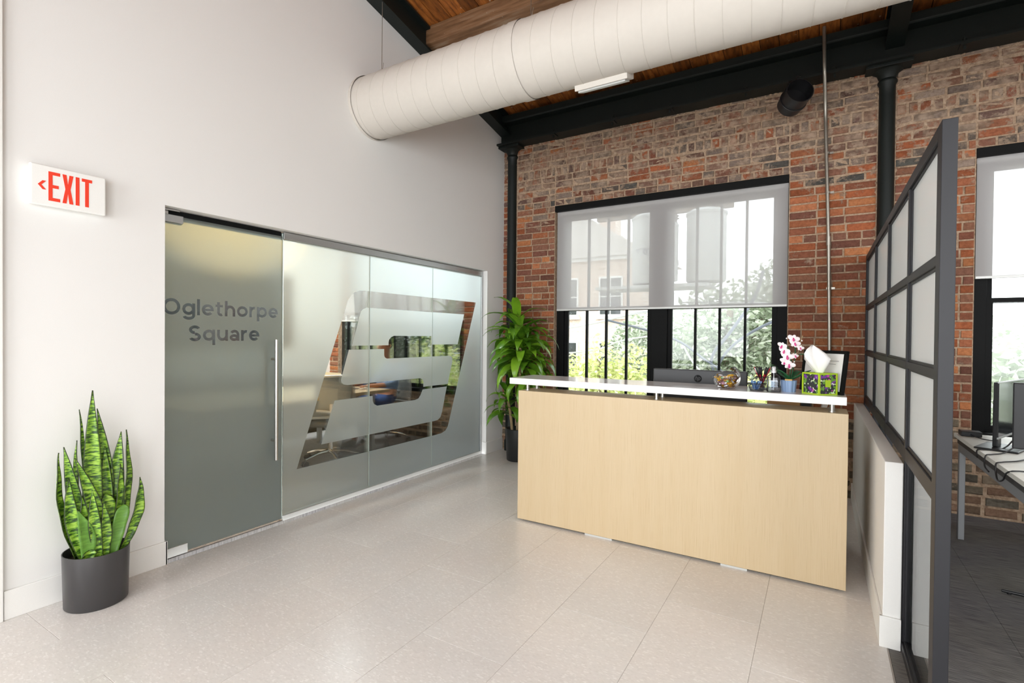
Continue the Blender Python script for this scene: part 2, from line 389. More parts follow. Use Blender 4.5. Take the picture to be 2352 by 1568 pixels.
# ------------------------------------------------------------------ mesh helpers
class MB:
    def __init__(s): s.v = []; s.f = []
    def add(s, verts, faces):
        o = len(s.v); s.v += [tuple(p) for p in verts]; s.f += [tuple(i + o for i in f) for f in faces]; return s
    def box(s, a, b):
        x0, y0, z0 = a; x1, y1, z1 = b
        return s.add([(x0, y0, z0), (x1, y0, z0), (x1, y1, z0), (x0, y1, z0), (x0, y0, z1), (x1, y0, z1), (x1, y1, z1), (x0, y1, z1)],
                     [(0, 3, 2, 1), (4, 5, 6, 7), (0, 1, 5, 4), (1, 2, 6, 5), (2, 3, 7, 6), (3, 0, 4, 7)])
    def cyl(s, p0, p1, r0, r1=None, n=20, caps=True):
        r1 = r0 if r1 is None else r1
        p0 = Vector(p0); p1 = Vector(p1); d = (p1 - p0).normalized()
        a = d.orthogonal().normalized(); b = d.cross(a)
        vs = [p0 + (a * math.cos(2 * math.pi * i / n) + b * math.sin(2 * math.pi * i / n)) * r0 for i in range(n)]
        vs += [p1 + (a * math.cos(2 * math.pi * i / n) + b * math.sin(2 * math.pi * i / n)) * r1 for i in range(n)]
        fs = [(i, (i + 1) % n, n + (i + 1) % n, n + i) for i in range(n)]
        if caps: fs += [tuple(range(n - 1, -1, -1)), tuple(range(n, 2 * n))]
        return s.add(vs, fs)
    def tube(s, pts, r, n=8):
        pts = [Vector(p) for p in pts]; rs = r if isinstance(r, (list, tuple)) else [r] * len(pts)
        vs = []; fs = []; prev = None
        for i, p in enumerate(pts):
            d = (pts[min(i + 1, len(pts) - 1)] - pts[max(i - 1, 0)]).normalized()
            a = d.orthogonal().normalized() if prev is None else (prev - d * prev.dot(d)).normalized()
            prev = a; b = d.cross(a)
            vs += [p + (a * math.cos(2 * math.pi * k / n) + b * math.sin(2 * math.pi * k / n)) * rs[i] for k in range(n)]
        for i in range(len(pts) - 1):
            fs += [(i * n + k, i * n + (k + 1) % n, (i + 1) * n + (k + 1) % n, (i + 1) * n + k) for k in range(n)]
        fs += [tuple(range(n - 1, -1, -1)), tuple(range((len(pts) - 1) * n, len(pts) * n))]
        return s.add(vs, fs)
    def lathe(s, prof, c=(0, 0, 0), n=32, close=False):
        vs = []; fs = []
        for r, z in prof: vs += [(c[0] + r * math.cos(2 * math.pi * k / n), c[1] + r * math.sin(2 * math.pi * k / n), c[2] + z) for k in range(n)]
        m = len(prof)
        for i in range(m - 1 if not close else m):
            j = (i + 1) % m
            fs += [(i * n + k, i * n + (k + 1) % n, j * n + (k + 1) % n, j * n + k) for k in range(n)]
        if not close:
            if prof[0][0] > 1e-6: fs.append(tuple(range(n - 1, -1, -1)))
            if prof[-1][0] > 1e-6: fs.append(tuple(range((m - 1) * n, m * n)))
        return s.add(vs, fs)
    def prism(s, poly, axis, a, b):          # poly 2-D, swept along an axis from a to b
        def P(u, v, w): return {'x': (w, u, v), 'y': (u, w, v), 'z': (u, v, w)}[axis]
        n = len(poly)
        vs = [P(u, v, a) for u, v in poly] + [P(u, v, b) for u, v in poly]
        return s.add(vs, [tuple(range(n)), tuple(range(2 * n - 1, n - 1, -1))] + [(i, n + i, n + (i + 1) % n, (i + 1) % n) for i in range(n)])
    def build(s, name, mat, parent=None, smooth=False, bevel=0, seg=2, loc=None, recalc=True, auto=None):
        me = bpy.data.meshes.new(name)
        me.from_pydata(s.v, [], s.f)
        if recalc:
            bm = bmesh.new(); bm.from_mesh(me); bmesh.ops.recalc_face_normals(bm, faces=bm.faces); bm.to_mesh(me); bm.free()
        o = bpy.data.objects.new(name, me); COL.objects.link(o)
        me.materials.append(MATS[mat])
        if smooth:
            me.polygons.foreach_set('use_smooth', [True] * len(me.polygons))
            me.set_sharp_from_angle(angle=math.radians(auto or 40))
        if bevel:
            m = o.modifiers.new('bevel', 'BEVEL'); m.width = bevel; m.segments = seg; m.limit_method = 'ANGLE'
        if parent: o.parent = parent
        if loc: o.location = loc
        return o
def box(name, a, b, mat, parent=None, bevel=0, **k):
    return MB().box(a, b).build(name, mat, parent, bevel=bevel, **k)
def cyl(name, p0, p1, r, mat, parent=None, r1=None, n=20, **k):
    return MB().cyl(p0, p1, r, r1, n).build(name, mat, parent, smooth=True, **k)
def tag(o, label, cat=None, group=None, kind=None):
    if label: o['label'] = label
    if cat: o['category'] = cat
    if group: o['group'] = group
    if kind: o['kind'] = kind
    return o
def thing(name, label, cat, loc=(0, 0, 0), rz=0, group=None, kind=None):
    o = bpy.data.objects.new(name, None); COL.objects.link(o); o.location = loc; o.rotation_euler = (0, 0, rz)
    o.empty_display_size = 0.1
    return tag(o, label, cat, group, kind)
def struct(o, label, cat): return tag(o, label, cat, kind='structure')
def copy_tree(o, parent=None, **kw):
    c = o.copy(); COL.objects.link(c); c.parent = parent
    for ch in o.children: copy_tree(ch, c)
    return c
def catmull(pts, k=8):
    pts = [Vector(p) for p in pts]; out = []
    for i in range(len(pts) - 1):
        p0 = pts[max(i - 1, 0)]; p1 = pts[i]; p2 = pts[i + 1]; p3 = pts[min(i + 2, len(pts) - 1)]
        for j in range(k):
            t = j / k
            out.append(0.5 * ((2 * p1) + (p2 - p0) * t + (2 * p0 - 5 * p1 + 4 * p2 - p3) * t * t + (3 * p1 - p0 - 3 * p2 + p3) * t ** 3))
    return out + [pts[-1]]
def curve_text(body, size=1.0, offset=0.0, spacing=1.0):
    """outlines of a text as lists of 2-D bezier splines sampled to polygons"""
    cu = bpy.data.curves.new('text', 'FONT'); cu.body = body; cu.size = size; cu.space_character = spacing
    o = bpy.data.objects.new('text', cu); COL.objects.link(o)
    bpy.context.view_layer.objects.active = o
    for q in bpy.context.selected_objects: q.select_set(False)
    o.select_set(True)
    bpy.ops.object.convert(target='CURVE')
    o = bpy.context.view_layer.objects.active
    polys = []
    from mathutils.geometry import interpolate_bezier
    for sp in o.data.splines:
        pts = []
        bp = sp.bezier_points; n = len(bp)
        for i in range(n):
            a, b = bp[i], bp[(i + 1) % n]
            straight = (a.handle_right - a.co).length < 1e-6 and (b.handle_left - b.co).length < 1e-6
            pts += [tuple(p[:2]) for p in (interpolate_bezier(a.co, a.handle_right, b.handle_left, b.co, 2 if straight else 7)[:-1])]
        polys.append(pts)
    d = o.data; bpy.data.objects.remove(o); bpy.data.curves.remove(d)
    if offset:                                     # embolden: push every outline outwards
        def area(q): return 0.5 * sum(q[i][0] * q[(i + 1) % len(q)][1] - q[(i + 1) % len(q)][0] * q[i][1] for i in range(len(q)))
        big = max(polys, key=lambda q: abs(area(q))); sg = 1 if area(big) > 0 else -1
        res = []
        for q in polys:
            q = [a for i, a in enumerate(q) if (Vector(a) - Vector(q[i - 1])).length > 1e-5]
            n = len(q); w = []
            for i in range(n):
                a, b, c = Vector(q[i - 1]), Vector(q[i]), Vector(q[(i + 1) % n])
                d1 = (b - a).normalized(); d2 = (c - b).normalized()
                n1 = Vector((d1.y, -d1.x)) * sg; n2 = Vector((d2.y, -d2.x)) * sg
                m = n1 + n2; k = offset / max(0.35, 0.5 * m.length_squared) if m.length > 1e-4 else 0
                w.append(tuple(b + m * k))
            res.append(w)
        polys = res
    return polys
def fill_polys(name, polys, mat, parent, to3d, extrude=0.0):
    """even-odd filled planar outlines as a mesh; to3d maps (u, v, w) to the place"""
    cu = bpy.data.curves.new(name, 'CURVE'); cu.dimensions = '2D'; cu.fill_mode = 'BOTH'; cu.extrude = extrude
    for pl in polys:
        sp = cu.splines.new('POLY'); sp.points.add(len(pl) - 1)
        for q, (u, v) in zip(sp.points, pl): q.co = (u, v, 0, 1)
        sp.use_cyclic_u = True
    tmp = bpy.data.objects.new(name + '_tmp', cu); COL.objects.link(tmp)
    dg = bpy.context.evaluated_depsgraph_get()
    me = bpy.data.meshes.new_from_object(tmp.evaluated_get(dg))
    bpy.data.objects.remove(tmp); bpy.data.curves.remove(cu)
    for v in me.vertices: v.co = to3d(*v.co)
    me.name = name; me.materials.clear(); me.materials.append(MATS[mat])
    o = bpy.data.objects.new(name, me); COL.objects.link(o)
    if parent: o.parent = parent
    return o
def project(p):
    d = Vector(p) - CAMLOC; w = d.dot(CF)
    return (1176 + FPX * d.dot(CR) / w, 784 - FPX * d.dot(CU) / w, w)

# ================================================================== the setting
# ---- floor: pale vinyl tiles laid in staggered rows, on a thin joint bed
floor = struct(box('floor', (-0.005, -2.5, -0.06), (3.655, D + 0.02, -0.0015), 'joint_dark'), 'pale speckled vinyl tile floor of the reception', 'floor')
TW, TL = 0.4517, 0.914
tile_meshes = {}
def slab(w, l):
    key = (round(w, 3), round(l, 3))
    if key not in tile_meshes:
        g = 0.0009; b = 0.0006; h = 0.0025
        me = bpy.data.meshes.new('tile')
        x0, x1, y0, y1 = g, w - g, g, l - g
        vs = [(x0, y0, -h), (x1, y0, -h), (x1, y1, -h), (x0, y1, -h), (x0, y0, -b), (x1, y0, -b), (x1, y1, -b), (x0, y1, -b), (x0 + b, y0 + b, 0), (x1 - b, y0 + b, 0), (x1 - b, y1 - b, 0), (x0 + b, y1 - b, 0)]
        fs = [(8, 9, 10, 11)] + [(i, (i + 1) % 4, 4 + (i + 1) % 4, 4 + i) for i in range(4)] + [(4 + i, 4 + (i + 1) % 4, 8 + (i + 1) % 4, 8 + i) for i in range(4)]
        me.from_pydata(vs, [], fs); me.materials.append(MATS['floor_tile']); tile_meshes[key] = me
    return tile_meshes[key]
xj = [0.0] + [3.138 - TW * k for k in range(6, -1, -1)] + [3.65]
for ci in range(len(xj) - 1):
    xa, xb = xj[ci], xj[ci + 1]
    if xb - xa < 0.02: continue
    off = (2.745 if ci % 2 == 0 else 2.385) - 10 * TL
    y = off
    while y < D:
        ya, yb = max(y, -1.4), min(y + TL, D)
        if yb - ya > 0.02 and yb > -1.39:
            o = bpy.data.objects.new('tile', slab(xb - xa, yb - ya)); COL.objects.link(o); o.location = (xa, ya, 0); o.parent = floor
        y += TL
# rest of the floor behind the camera
box('tile', (0.0, -2.5, -0.01), (3.65, -1.402, 0.0), 'floor_tile', floor)
# ---- carpets of the office and the meeting room
carp = struct(box('floor_office', (3.655, -2.5, -0.06), (8.0, D + 0.02, -0.004), 'carpet_dark'), 'dark striped carpet of the open office', 'carpet')
cm = None
for i in range(9):
    for j in range(16):
        x0 = 3.656 + 0.5 * i; y0 = -2.4 + 0.5 * j
        if x0 > 7.5 or y0 + 0.5 > D + 0.25: continue
        if cm is None:
            t = MB().box((0.0008, 0.0008, -0.006), (0.4992, 0.4992, 0.0)); o = t.build('carpet_tile', 'carpet_dark', carp); cm = o.data
        else:
            o = bpy.data.objects.new('carpet_tile', cm); COL.objects.link(o); o.parent = carp
        o.location = (x0, y0, 0.0)
        if y0 + 0.5 > D: o.scale = (1, (D - y0) / 0.5, 1)
struct(box('floor_meeting_room', (-3.2, 0.6, -0.06), (-0.06, D + 0.02, 0.0), 'carpet_grey'), 'grey carpet of the meeting room behind the glass', 'carpet')

# ---- left wall with its long glass opening
def rk(y): return deck(y) + 0.02
wl = MB()
wl.prism([(-2.5, 0), (YA, 0), (YA, H), (YB, H), (YB, 0), (D + 0.02, 0), (D + 0.02, rk(D)), (-2.5, rk(-2.5))], 'x', -0.15, 0.0)
wall_left = struct(wl.build('wall_left', 'white_paint'), 'tall white gable wall with the glass front and exit sign', 'wall')
bb = MB()
bb.box((0.0, 0.835, 0.0), (0.013, YA + 0.012, 0.142))
bb.box((-0.06, YA, 0.0), (0.013, YA + 0.013, 0.142))
struct(bb.build('baseboard_left', 'trim_paint', bevel=0.003), 'white baseboard behind the snake plant', 'baseboard')
bb = MB(); bb.box((0.0, YB - 0.013, 0.0), (0.013, D - 0.005, 0.142)); bb.box((-0.055, YB - 0.013, 0.0), (0.0, YB, 0.142))
struct(bb.build('baseboard_corner', 'trim_paint', bevel=0.003), 'short white baseboard between glass front and brick corner', 'baseboard')
struct(box('trim_1', (0.0, 0.70, 0.0), (0.02, 0.832, 3.6), 'trim_paint', bevel=0.003), 'white casing at the far left edge of the wall', 'trim')
# ---- unseen shell of the place
rear = MB()
for x0, x1 in ((-0.15, -0.3 + 0.0), ): pass
assumed_wins = [(-0.3, 1.9), (2.5, 4.7), (5.3, 7.5)]  # assumed openings, unseen, put in to go with the rear fill lights
xs = [-3.7] + [v for w in assumed_wins for v in w] + [8.1]
for i in range(0, len(xs), 2): rear.box((xs[i], -2.65, 0), (xs[i + 1], -2.5, 6.2))
for a, b in assumed_wins: rear.box((a, -2.65, 0), (b, -2.5, 0.6)); rear.box((a, -2.65, 2.9), (b, -2.5, 6.2))
struct(rear.build('wall_rear', 'white_paint'), 'white rear wall with assumed tall windows behind the camera', 'wall')
struct(MB().prism([(-3.75, 0), (D + 0.4, 0), (D + 0.4, rk(D + .4)), (-3.75, rk(-3.75))], 'x', 8.0, 8.15).build('wall_right', 'white_paint'), 'white side wall of the open office', 'wall')
struct(MB().prism([(-3.75, 0), (D + 0.4, 0), (D + 0.4, rk(D + .4)), (-3.75, rk(-3.75))], 'x', -3.35, -3.2).build('wall_meeting_far', 'conf_paint'), 'cream far wall of the meeting room', 'wall')
struct(MB().box((-3.2, 0.45, 0), (-0.15, 0.6, 5.4)).build('wall_meeting_side', 'conf_paint'), 'cream side wall of the meeting room', 'wall')

# ---- roof: boards over timber purlins
ceiling = struct(MB().prism([(-3.75, deck(-3.75) + 0.03), (D + 0.5, deck(D + 0.5) + 0.03), (D + 0.5, deck(D + 0.5) + 0.1), (-3.75, deck(-3.75) + 0.1)], 'x', -3.85, 8.15).build('ceiling', 'gable_dark'), 'sloping roof of dark timber boards', 'ceiling')
bm_ = None
nb = int(12.0 / 0.155)
for i in range(nb):
    x0 = -3.8 + 0.155 * i
    if bm_ is None:
        o = MB().prism([(-3.7, deck(-3.7)), (D + 0.4, deck(D + 0.4)), (D + 0.4, deck(D + 0.4) + 0.03), (-3.7, deck(-3.7) + 0.03)], 'x', 0.002, 0.152).build('board', 'roof_board', ceiling); bm_ = o.data
    else:
        o = bpy.data.objects.new('board', bm_); COL.objects.link(o); o.parent = ceiling
    o.location = (x0, 0, random.uniform(-0.004, 0.004))
pur_lab = ['heavy weathered timber purlin just above the white duct', 'timber purlin under the roof boards nearest the brick wall', 'timber purlin higher up the roof beyond the duct']
for i, (yp, w, h) in enumerate(((3.86, 0.13, 0.17), (4.72, 0.11, 0.14), (2.9, 0.12, 0.16))):
    s = -0.2035
    pr = [(yp - w / 2, deck(yp - w / 2) - h), (yp + w / 2, deck(yp + w / 2) - h), (yp + w / 2, deck(yp + w / 2) - 0.005), (yp - w / 2, deck(yp - w / 2) - 0.005)]
    tag(MB().prism(pr, 'x', 0.0, 7.9).build('timber_purlin', 'roof_timber', bevel=0.008), pur_lab[i], 'purlin', 'roof purlins')
pl = MB().box((0.16, D - 0.13, 4.022), (7.9, D - 0.02, 4.06))
tag(pl.build('timber_wall_plate', 'roof_timber', bevel=0.01), 'flat weathered timber plate lying on the black eave beam', 'timber')

# ---- steel: rake beams, eave beam, columns
def rafter(name, xc, label, y0=-3.6):
    t = thing(name, label, 'beam', (xc, D - 0.25, rake(D - 0.25)), group='sloping roof beams')
    def pr(z0, z1, xa, xb, nm):
        m = MB().prism([(y0 - D + .25, rake(y0) + z0 - rake(D - .25)), (0.18, rake(D - 0.07) + z0 - rake(D - .25)), (0.18, rake(D - 0.07) + z1 - rake(D - .25)), (y0 - D + .25, rake(y0) + z1 - rake(D - .25))], 'x', xa, xb)
        return m.build(nm, 'steel_black', t)
    pr(0, 0.02, -0.065, 0.065, 'bottom_flange'); pr(0.02, 0.21, -0.012, 0.012, 'web'); pr(0.21, 0.23, -0.065, 0.065, 'top_flange')
    return t
rafter('roof_beam', 0.068, 'black steel roof beam sloping along the white gable wall')
rafter('roof_beam', 3.87, 'black steel roof beam meeting the wall above the column by the conduit')
rafter('roof_beam', 7.6, 'black steel roof beam over the far end of the office')
eb = thing('eave_beam', 'long black steel beam running along the top of the brick wall', 'beam', (0, D - 0.1, 3.69))
box('bottom_flange', (0.0, -0.085, 0.0), (7.9, 0.12, 0.022), 'steel_black', eb)
box('web', (0.0, 0.02, 0.022), (7.9, 0.045, 0.262), 'steel_black', eb)
MB().prism([(-0.10, 0.262), (-0.085, 0.25), (0.12, 0.25), (0.12, 0.33), (-0.10, 0.33)], 'x', 0.0, 7.9).build('top_flange', 'steel_black', eb, bevel=0.004)
for x in (0.75, 1.45, 2.05, 2.75, 3.45, 4.3, 4.8):
    m = MB().box((x - 0.03, -0.10, -0.012), (x + 0.03, 0.0, 0.0)); m.box((x - 0.008, -0.07, -0.04), (x + 0.008, -0.05, 0.06)); m.cyl((x, -0.06, 0.022), (x, -0.06, 0.045), 0.013, n=6)
    m.build('clip_bolt', 'steel_black', eb)
for x in (0.9, 1.7, 2.5, 3.3, 4.5):
    cyl('rivet', (x, -0.104, 0.285), (x, -0.098, 0.285), 0.008, 'steel_black', eb, n=8)
def column(xc, label):
    t = thing('steel_column', label, 'column', (xc, D - 0.005, 0), group='black columns built into the brick wall')
    pts = [(0.075, 0.0), (0.075, 0.12), (0.062, 0.14), (0.058, 3.45), (0.058, 3.55), (0.07, 3.57), (0.07, 3.585), (0.06, 3.6), (0.075, 3.64), (0.11, 3.665)]
    MB().lathe(pts, n=28).build('shaft', 'steel_black', t, smooth=True)
    box('cap_plate', (-0.16, -0.14, 3.665), (0.16, 0.12, 3.69), 'steel_black', t, bevel=0.003)
    return t
column(0.12, 'black round steel column in the corner behind the leafy plant')
column(3.832, 'black round steel column behind the glazed partition')

# ---- windows, black frames with thin vertical bars
def window(n, x0, x1, label):
    z0, z1 = 0.66, 2.92
    w = thing('window_%d' % n, label, 'window', (x0, D, 0), kind='structure')
    W = x1 - x0; ya, yb = 0.02, 0.20
    fj = 0.135; cm0, cm1 = W / 2 - 0.13, W / 2 + 0.13
    box('head', (0, -0.004, 2.852), (W, yb, z1), 'frame_black', w, bevel=0.003)
    box('jamb', (0, 0.07, z0), (fj - 0.045, yb, 2.862), 'frame_black', w, bevel=0.003)
    box('jamb', (W - fj + 0.045, 0.07, z0), (W, yb, 2.862), 'frame_black', w, bevel=0.003)
    box('mullion', (cm0 + 0.045, 0.075, z0), (cm1 - 0.045, yb, 2.862), 'frame_black', w, bevel=0.003)
    box('sill', (0, -0.02, z0 - 0.035), (W, yb, z0 + 0.01), 'frame_black', w, bevel=0.003)
    for (a, b) in ((fj - 0.045, cm0 + 0.045), (cm1 - 0.045, W - fj + 0.045)):
        s = 0.045
        for (za, zb, yy) in ((z0 + 0.01, 1.74, 0.10), (1.70, 2.862, 0.14)):
            m = MB().box((a, yy, za), (a + s, yy + 0.035, zb)); m.box((b - s, yy, za), (b, yy + 0.035, zb)); m.box((a + s, yy, za), (b - s, yy + 0.035, za + (0.05 if za < 1 else 0.035))); m.box((a + s, yy, zb - (0.035 if za < 1 else 0.10)), (b - s, yy + 0.035, zb))
            sash = m.build('sash', 'frame_black', w)
            wd = (b - a - 2 * s) / 4
            for k in range(4):
                if k: box('glazing_bar', (a + s + wd * k - 0.011, yy - 0.006, za + 0.03), (a + s + wd * k + 0.011, yy + 0.03, zb - 0.03), 'frame_black', sash)
                box('pane', (a + s + wd * k + (0.011 if k else 0), yy + 0.014, za + 0.03), (a + s + wd * (k + 1) - (0.011 if k < 3 else 0), yy + 0.018, zb - 0.03), 'window_glass', sash)
    return w
WX = [(-3.01, -0.603), (0.702, 3.109), (4.414, 6.82)]
window(1, *WX[1], 'black framed window behind the reception desk')
window(2, *WX[2], 'black framed window above the office desks')
window(3, *WX[0], 'black framed window of the meeting room seen through the glass front')
def blind(x0, x1, zb, label):
    t = thing('roller_blind', label, 'blind', (x0, D + 0.045, 0), group='grey roller blinds')
    W = x1 - x0
    m = MB().box((0.012, -0.0008, zb + 0.02), (W - 0.006, 0.0008, 2.862)); m.build('fabric', 'blind_fabric', t)
    box('hem_bar', (0.012, -0.006, zb), (W - 0.006, 0.006, zb + 0.022), 'alu_white', t, bevel=0.003)
    cyl('roller', (0.012, 0.03, 2.835), (W - 0.006, 0.03, 2.835), 0.022, 'alu_white', t)
    return t
blind(*WX[1], 1.70, 'pale grey roller blind half drawn over the window behind the desk')
blind(*WX[2], 1.89, 'grey roller blind at the right edge above the office desks')
blind(*WX[0], 1.60, 'pale roller blind in the meeting room window')

# ---- brick wall
mw = MB()
zt = 3.72
xs = [-3.72, WX[0][0], WX[0][1], WX[1][0], WX[1][1], WX[2][0], WX[2][1], 8.05]
MY0, MY1 = D + 0.004, D + 0.36
for i in range(0, 8, 2): mw.box((xs[i], MY0, 0), (xs[i + 1], MY1, zt - 0.02))
for a, b in WX:
    mw.box((a, MY0, 0), (b, MY1, 0.63)); mw.box((a, MY0, 2.92), (b, MY1, zt - 0.02))
mw.box((-3.72, MY0 + 0.05, zt - 0.02), (8.05, MY1, 4.4))
wall_back = struct(mw.build('wall_back', 'mortar'), 'old red brick wall with tall windows', 'wall')
BR = []           # (x, z, length, height, tone)
reds = [(138, 82, 60), (150, 88, 62), (160, 94, 64), (130, 78, 60), (168, 102, 70), (118, 74, 60), (146, 96, 74), (156, 86, 56), (176, 108, 70), (136, 90, 72)]
browns = [(116, 84, 70), (130, 96, 80), (108, 80, 70), (140, 98, 78), (148, 92, 68), (160, 96, 66), (124, 102, 90), (102, 86, 76), (136, 112, 98)]
darks = [(84, 76, 70), (96, 88, 80), (78, 68, 60)]
stones = [(112, 96, 80), (126, 106, 88), (98, 86, 74), (136, 112, 90), (118, 92, 74), (134, 100, 80)]
rb = random.Random(11)
def tone(x, z):
    if z < 0.62: c = rb.choice(stones)
    elif z < 0.8: c = rb.choice(stones + reds)
    elif z > 2.88: c = rb.choice(browns + browns + reds + darks[:1])
    elif z > 2.72: c = rb.choice(browns + reds + darks)
    else: c = rb.choice(reds)
    k = rb.uniform(0.88, 1.1)
    return tuple(min(255, v * k * g) for v, g in zip(c, (1.02, 1.09, 1.12)))
def course(xa, xb, z, h, lens, jit, gap):
    x = xa + gap * 0.5
    i = rb.randrange(len(lens))
    while x < xb - 0.03:
        L = lens[i % len(lens)] * rb.uniform(0.94, 1.06); i += 1
        e = min(x + L, xb - gap * 0.5)
        if xb - e < 0.05: e = xb - gap * 0.5
        BR.append((x, z + rb.uniform(-jit, jit), e - x, h, tone(0.5 * (x + e), z)))
        x = e + gap
CH = 0.0718
# vertical seams: column slots and the joints running up from the window corners
def spans(z):
    s = []
    cuts = [(-3.7, 0.058 - 0.0), (0.185, 3.772), (3.892, 5.6)]
    for a, b in cuts:
        segs = [(a, b)]
        for wa, wb in WX:
            ns = []
            for p, q in segs:
                if 0.60 < z + 0.03 < 2.92:
                    if q <= wa or p >= wb: ns.append((p, q))
                    else:
                        if p < wa: ns.append((p, wa))
                        if q > wb: ns.append((wb, q))
                elif 2.92 <= z + 0.03 < 3.38:
                    pts = [p] + [v for v in (wa, wb) if p < v < q] + [q]
                    ns += list(zip(pts[:-1], pts[1:]))
                else: ns.append((p, q))
            segs = ns
        s += segs
    return s
z = 0.012; k = 0
while z < zt - 0.03:
    if 3.275 < z < 3.352:                         # rowlock course
        hh = 0.104
        for a, b in spans(z): course(a, b, z, hh - 0.016, [0.058, 0.062, 0.055, 0.064], 0.003, 0.019)
        z += hh; k += 1; continue
    if z < 0.66:
        hh = 0.086
        for a, b in spans(z): course(a, b, z, hh - 0.024, [0.2, 0.13, 0.24, 0.16, 0.11], 0.008, 0.026)
    elif 2.86 < z < 2.935:
        hh = CH
        for a, b in spans(z): course(a, b, z, hh - 0.012, [0.105, 0.098, 0.11], 0.003, 0.013)
    else:
        hh = CH
        up = z > 2.7
        lens = [0.205] if k % 6 else [0.1]
        if up: lens = [0.205, 0.215, 0.2, 0.1, 0.21, 0.205, 0.195]
        elif k % 2: lens = [0.205, 0.2, 0.21, 0.1, 0.2]
        for a, b in spans(z): course(a, b, z, hh - (0.0145 if up else 0.012), lens, 0.0045 if up else 0.002, 0.015 if up else 0.0125)
    z += hh; k += 1
def brick_verts(rj, rough):
    """unit brick: x 0..1, y 0..1 (0 = face), z 0..1, with a softened uneven face"""
    c = 0.04
    j = lambda a: rj.uniform(-a, a)
    fr = [(0.025 + j(.012), j(rough), 0.09 + j(.05)), (0.975 + j(.012), j(rough), 0.09 + j(.05)), (0.975 + j(.012), j(rough), 0.91 + j(.05)), (0.025 + j(.012), j(rough), 0.91 + j(.05))]
    mid = (0.5 + j(.2), -0.06 + j(rough), 0.5 + j(.1))
    md = [(0.0, 0.18, 0.0 + j(.03)), (1, 0.18, 0.0 + j(.03)), (1, 0.18, 1 + j(.03)), (0, 0.18, 1 + j(.03))]
    bk = [(0, 1, 0), (1, 1, 0), (1, 1, 1), (0, 1, 1)]
    vs = fr + md + bk + [mid]
    fs = [(0, 1, 12), (1, 2, 12), (2, 3, 12), (3, 0, 12)] + [(4 + i, 4 + (i + 1) % 4, (i + 1) % 4, i) for i in range(4)] + [(8 + i, 8 + (i + 1) % 4, 4 + (i + 1) % 4, 4 + i) for i in range(4)]
    return vs, fs
variants = []
for i in range(16):
    vs, fs = brick_verts(rb, 0.22 if i >= 8 else 0.10)
    me = bpy.data.meshes.new('brick'); me.from_pydata(vs, [], fs); me.materials.append(MATS['brick_piece']); variants.append((me, vs, fs))
def seen(b):
    x, z, L, h, c = b
    u, v, w = project((x + L / 2, D, z + h / 2))
    if not (-20 < u < 2370 and -20 < v < 1580): return 0
    if x < 0: return 0
    if z < 1.05 and 1.15 < x < 3.62: return 0         # behind the desk
    if z < 1.0 and 3.6 < x < 4.2: return 0
    if 3.9 < x < 4.12 and z < 2.1: return 0           # behind the steel post
    u0, v0, _ = project((x, D, z)); u1, v1, _ = project((x + L, D, z + h))
    return abs(u1 - u0) * abs(v1 - v0)
order = sorted(range(len(BR)), key=lambda i: -seen(BR[i]))
single = set(order[:300])
mass = MB(); tones = []
for i, (x, z, L, h, c) in enumerate(BR):
    up = z > 2.7 or z < 0.7
    me, vs, fs = variants[rb.randrange(8, 16) if up else rb.randrange(0, 8)]
    y0 = D + (rb.uniform(-0.004, 0.003) if up else rb.uniform(-0.005, 0.001))
    dep = 0.03
    if i in single:
        o = bpy.data.objects.new('brick', me); COL.objects.link(o); o.parent = wall_back
        o.location = (x, y0, z); o.scale = (L, dep, h); o.color = srgb(*c)
    else:
        mass.add([(x + a * L, y0 + b * dep, z + e * h) for a, b, e in vs], fs); tones += [srgb(*c)] * len(vs)
mo = mass.build('brickwork', 'brick_mass', wall_back); mo['kind'] = 'stuff'
ca = mo.data.color_attributes.new('tone', 'FLOAT_COLOR', 'POINT')
ca.data.foreach_set('color', [v for t_ in tones for v in t_])
# crumbled mortar lumps along the ragged top and beside the columns
lm = MB()
for i in range(260):
    if i < 150: x = rb.uniform(0.2, 5.0); zz = 3.70 + rb.uniform(-0.02, 0.012)
    else: x = rb.choice((0.05, 0.192, 3.764, 3.9)) + rb.uniform(-0.008, 0.008); zz = rb.uniform(0.3, 3.65)
    r = rb.uniform(0.008, 0.022)
    vs = []
    for d in ((1, 0, 0), (-1, 0, 0), (0, 1, 0), (0, -1, 0), (0, 0, 1), (0, 0, -1)):
        q = r * rb.uniform(0.6, 1.3); vs.append((x + d[0] * q, D + d[1] * q * 0.7, zz + d[2] * q))
    lm.add(vs, [(0, 2, 4), (2, 1, 4), (1, 3, 4), (3, 0, 4), (2, 0, 5), (1, 2, 5), (3, 1, 5), (0, 3, 5)])
q = lm.build('mortar_lumps', 'mortar', wall_back); q['kind'] = 'stuff'

# ---- glass front of the meeting room
gw = thing('wall_glass', 'frosted glass wall with a large clear angular logo', 'glass wall', (GX, 2.38, 0), kind='structure')
L0 = Vector((GX, 2.38, 0))
joints = [2.382, 3.243, 4.105, 4.985]
for a, b in zip(joints[:-1], joints[1:]):
    pn = box('pane', (-0.012, a - 2.38 + 0.002, 0.02), (0.0, b - 2.38 - 0.002, 2.13), 'clear_glass', gw)
    if b < 4.9: box('edge_seal', (-0.0115, b - 2.38 - 0.0022, 0.035), (0.0016, b - 2.38 + 0.0022, 2.11), 'glass_edge', gw)
box('edge_seal', (-0.0115, -0.0012, 0.035), (0.0016, 0.003, 2.15), 'glass_edge', gw)
box('top_channel', (-0.03, 0.0, 2.108), (0.018, 2.62, 2.158), 'aluminium', gw, bevel=0.002)
box('bottom_channel', (-0.03, 0.0, 0.0), (0.018, 2.62, 0.036), 'alu_white', gw, bevel=0.002)
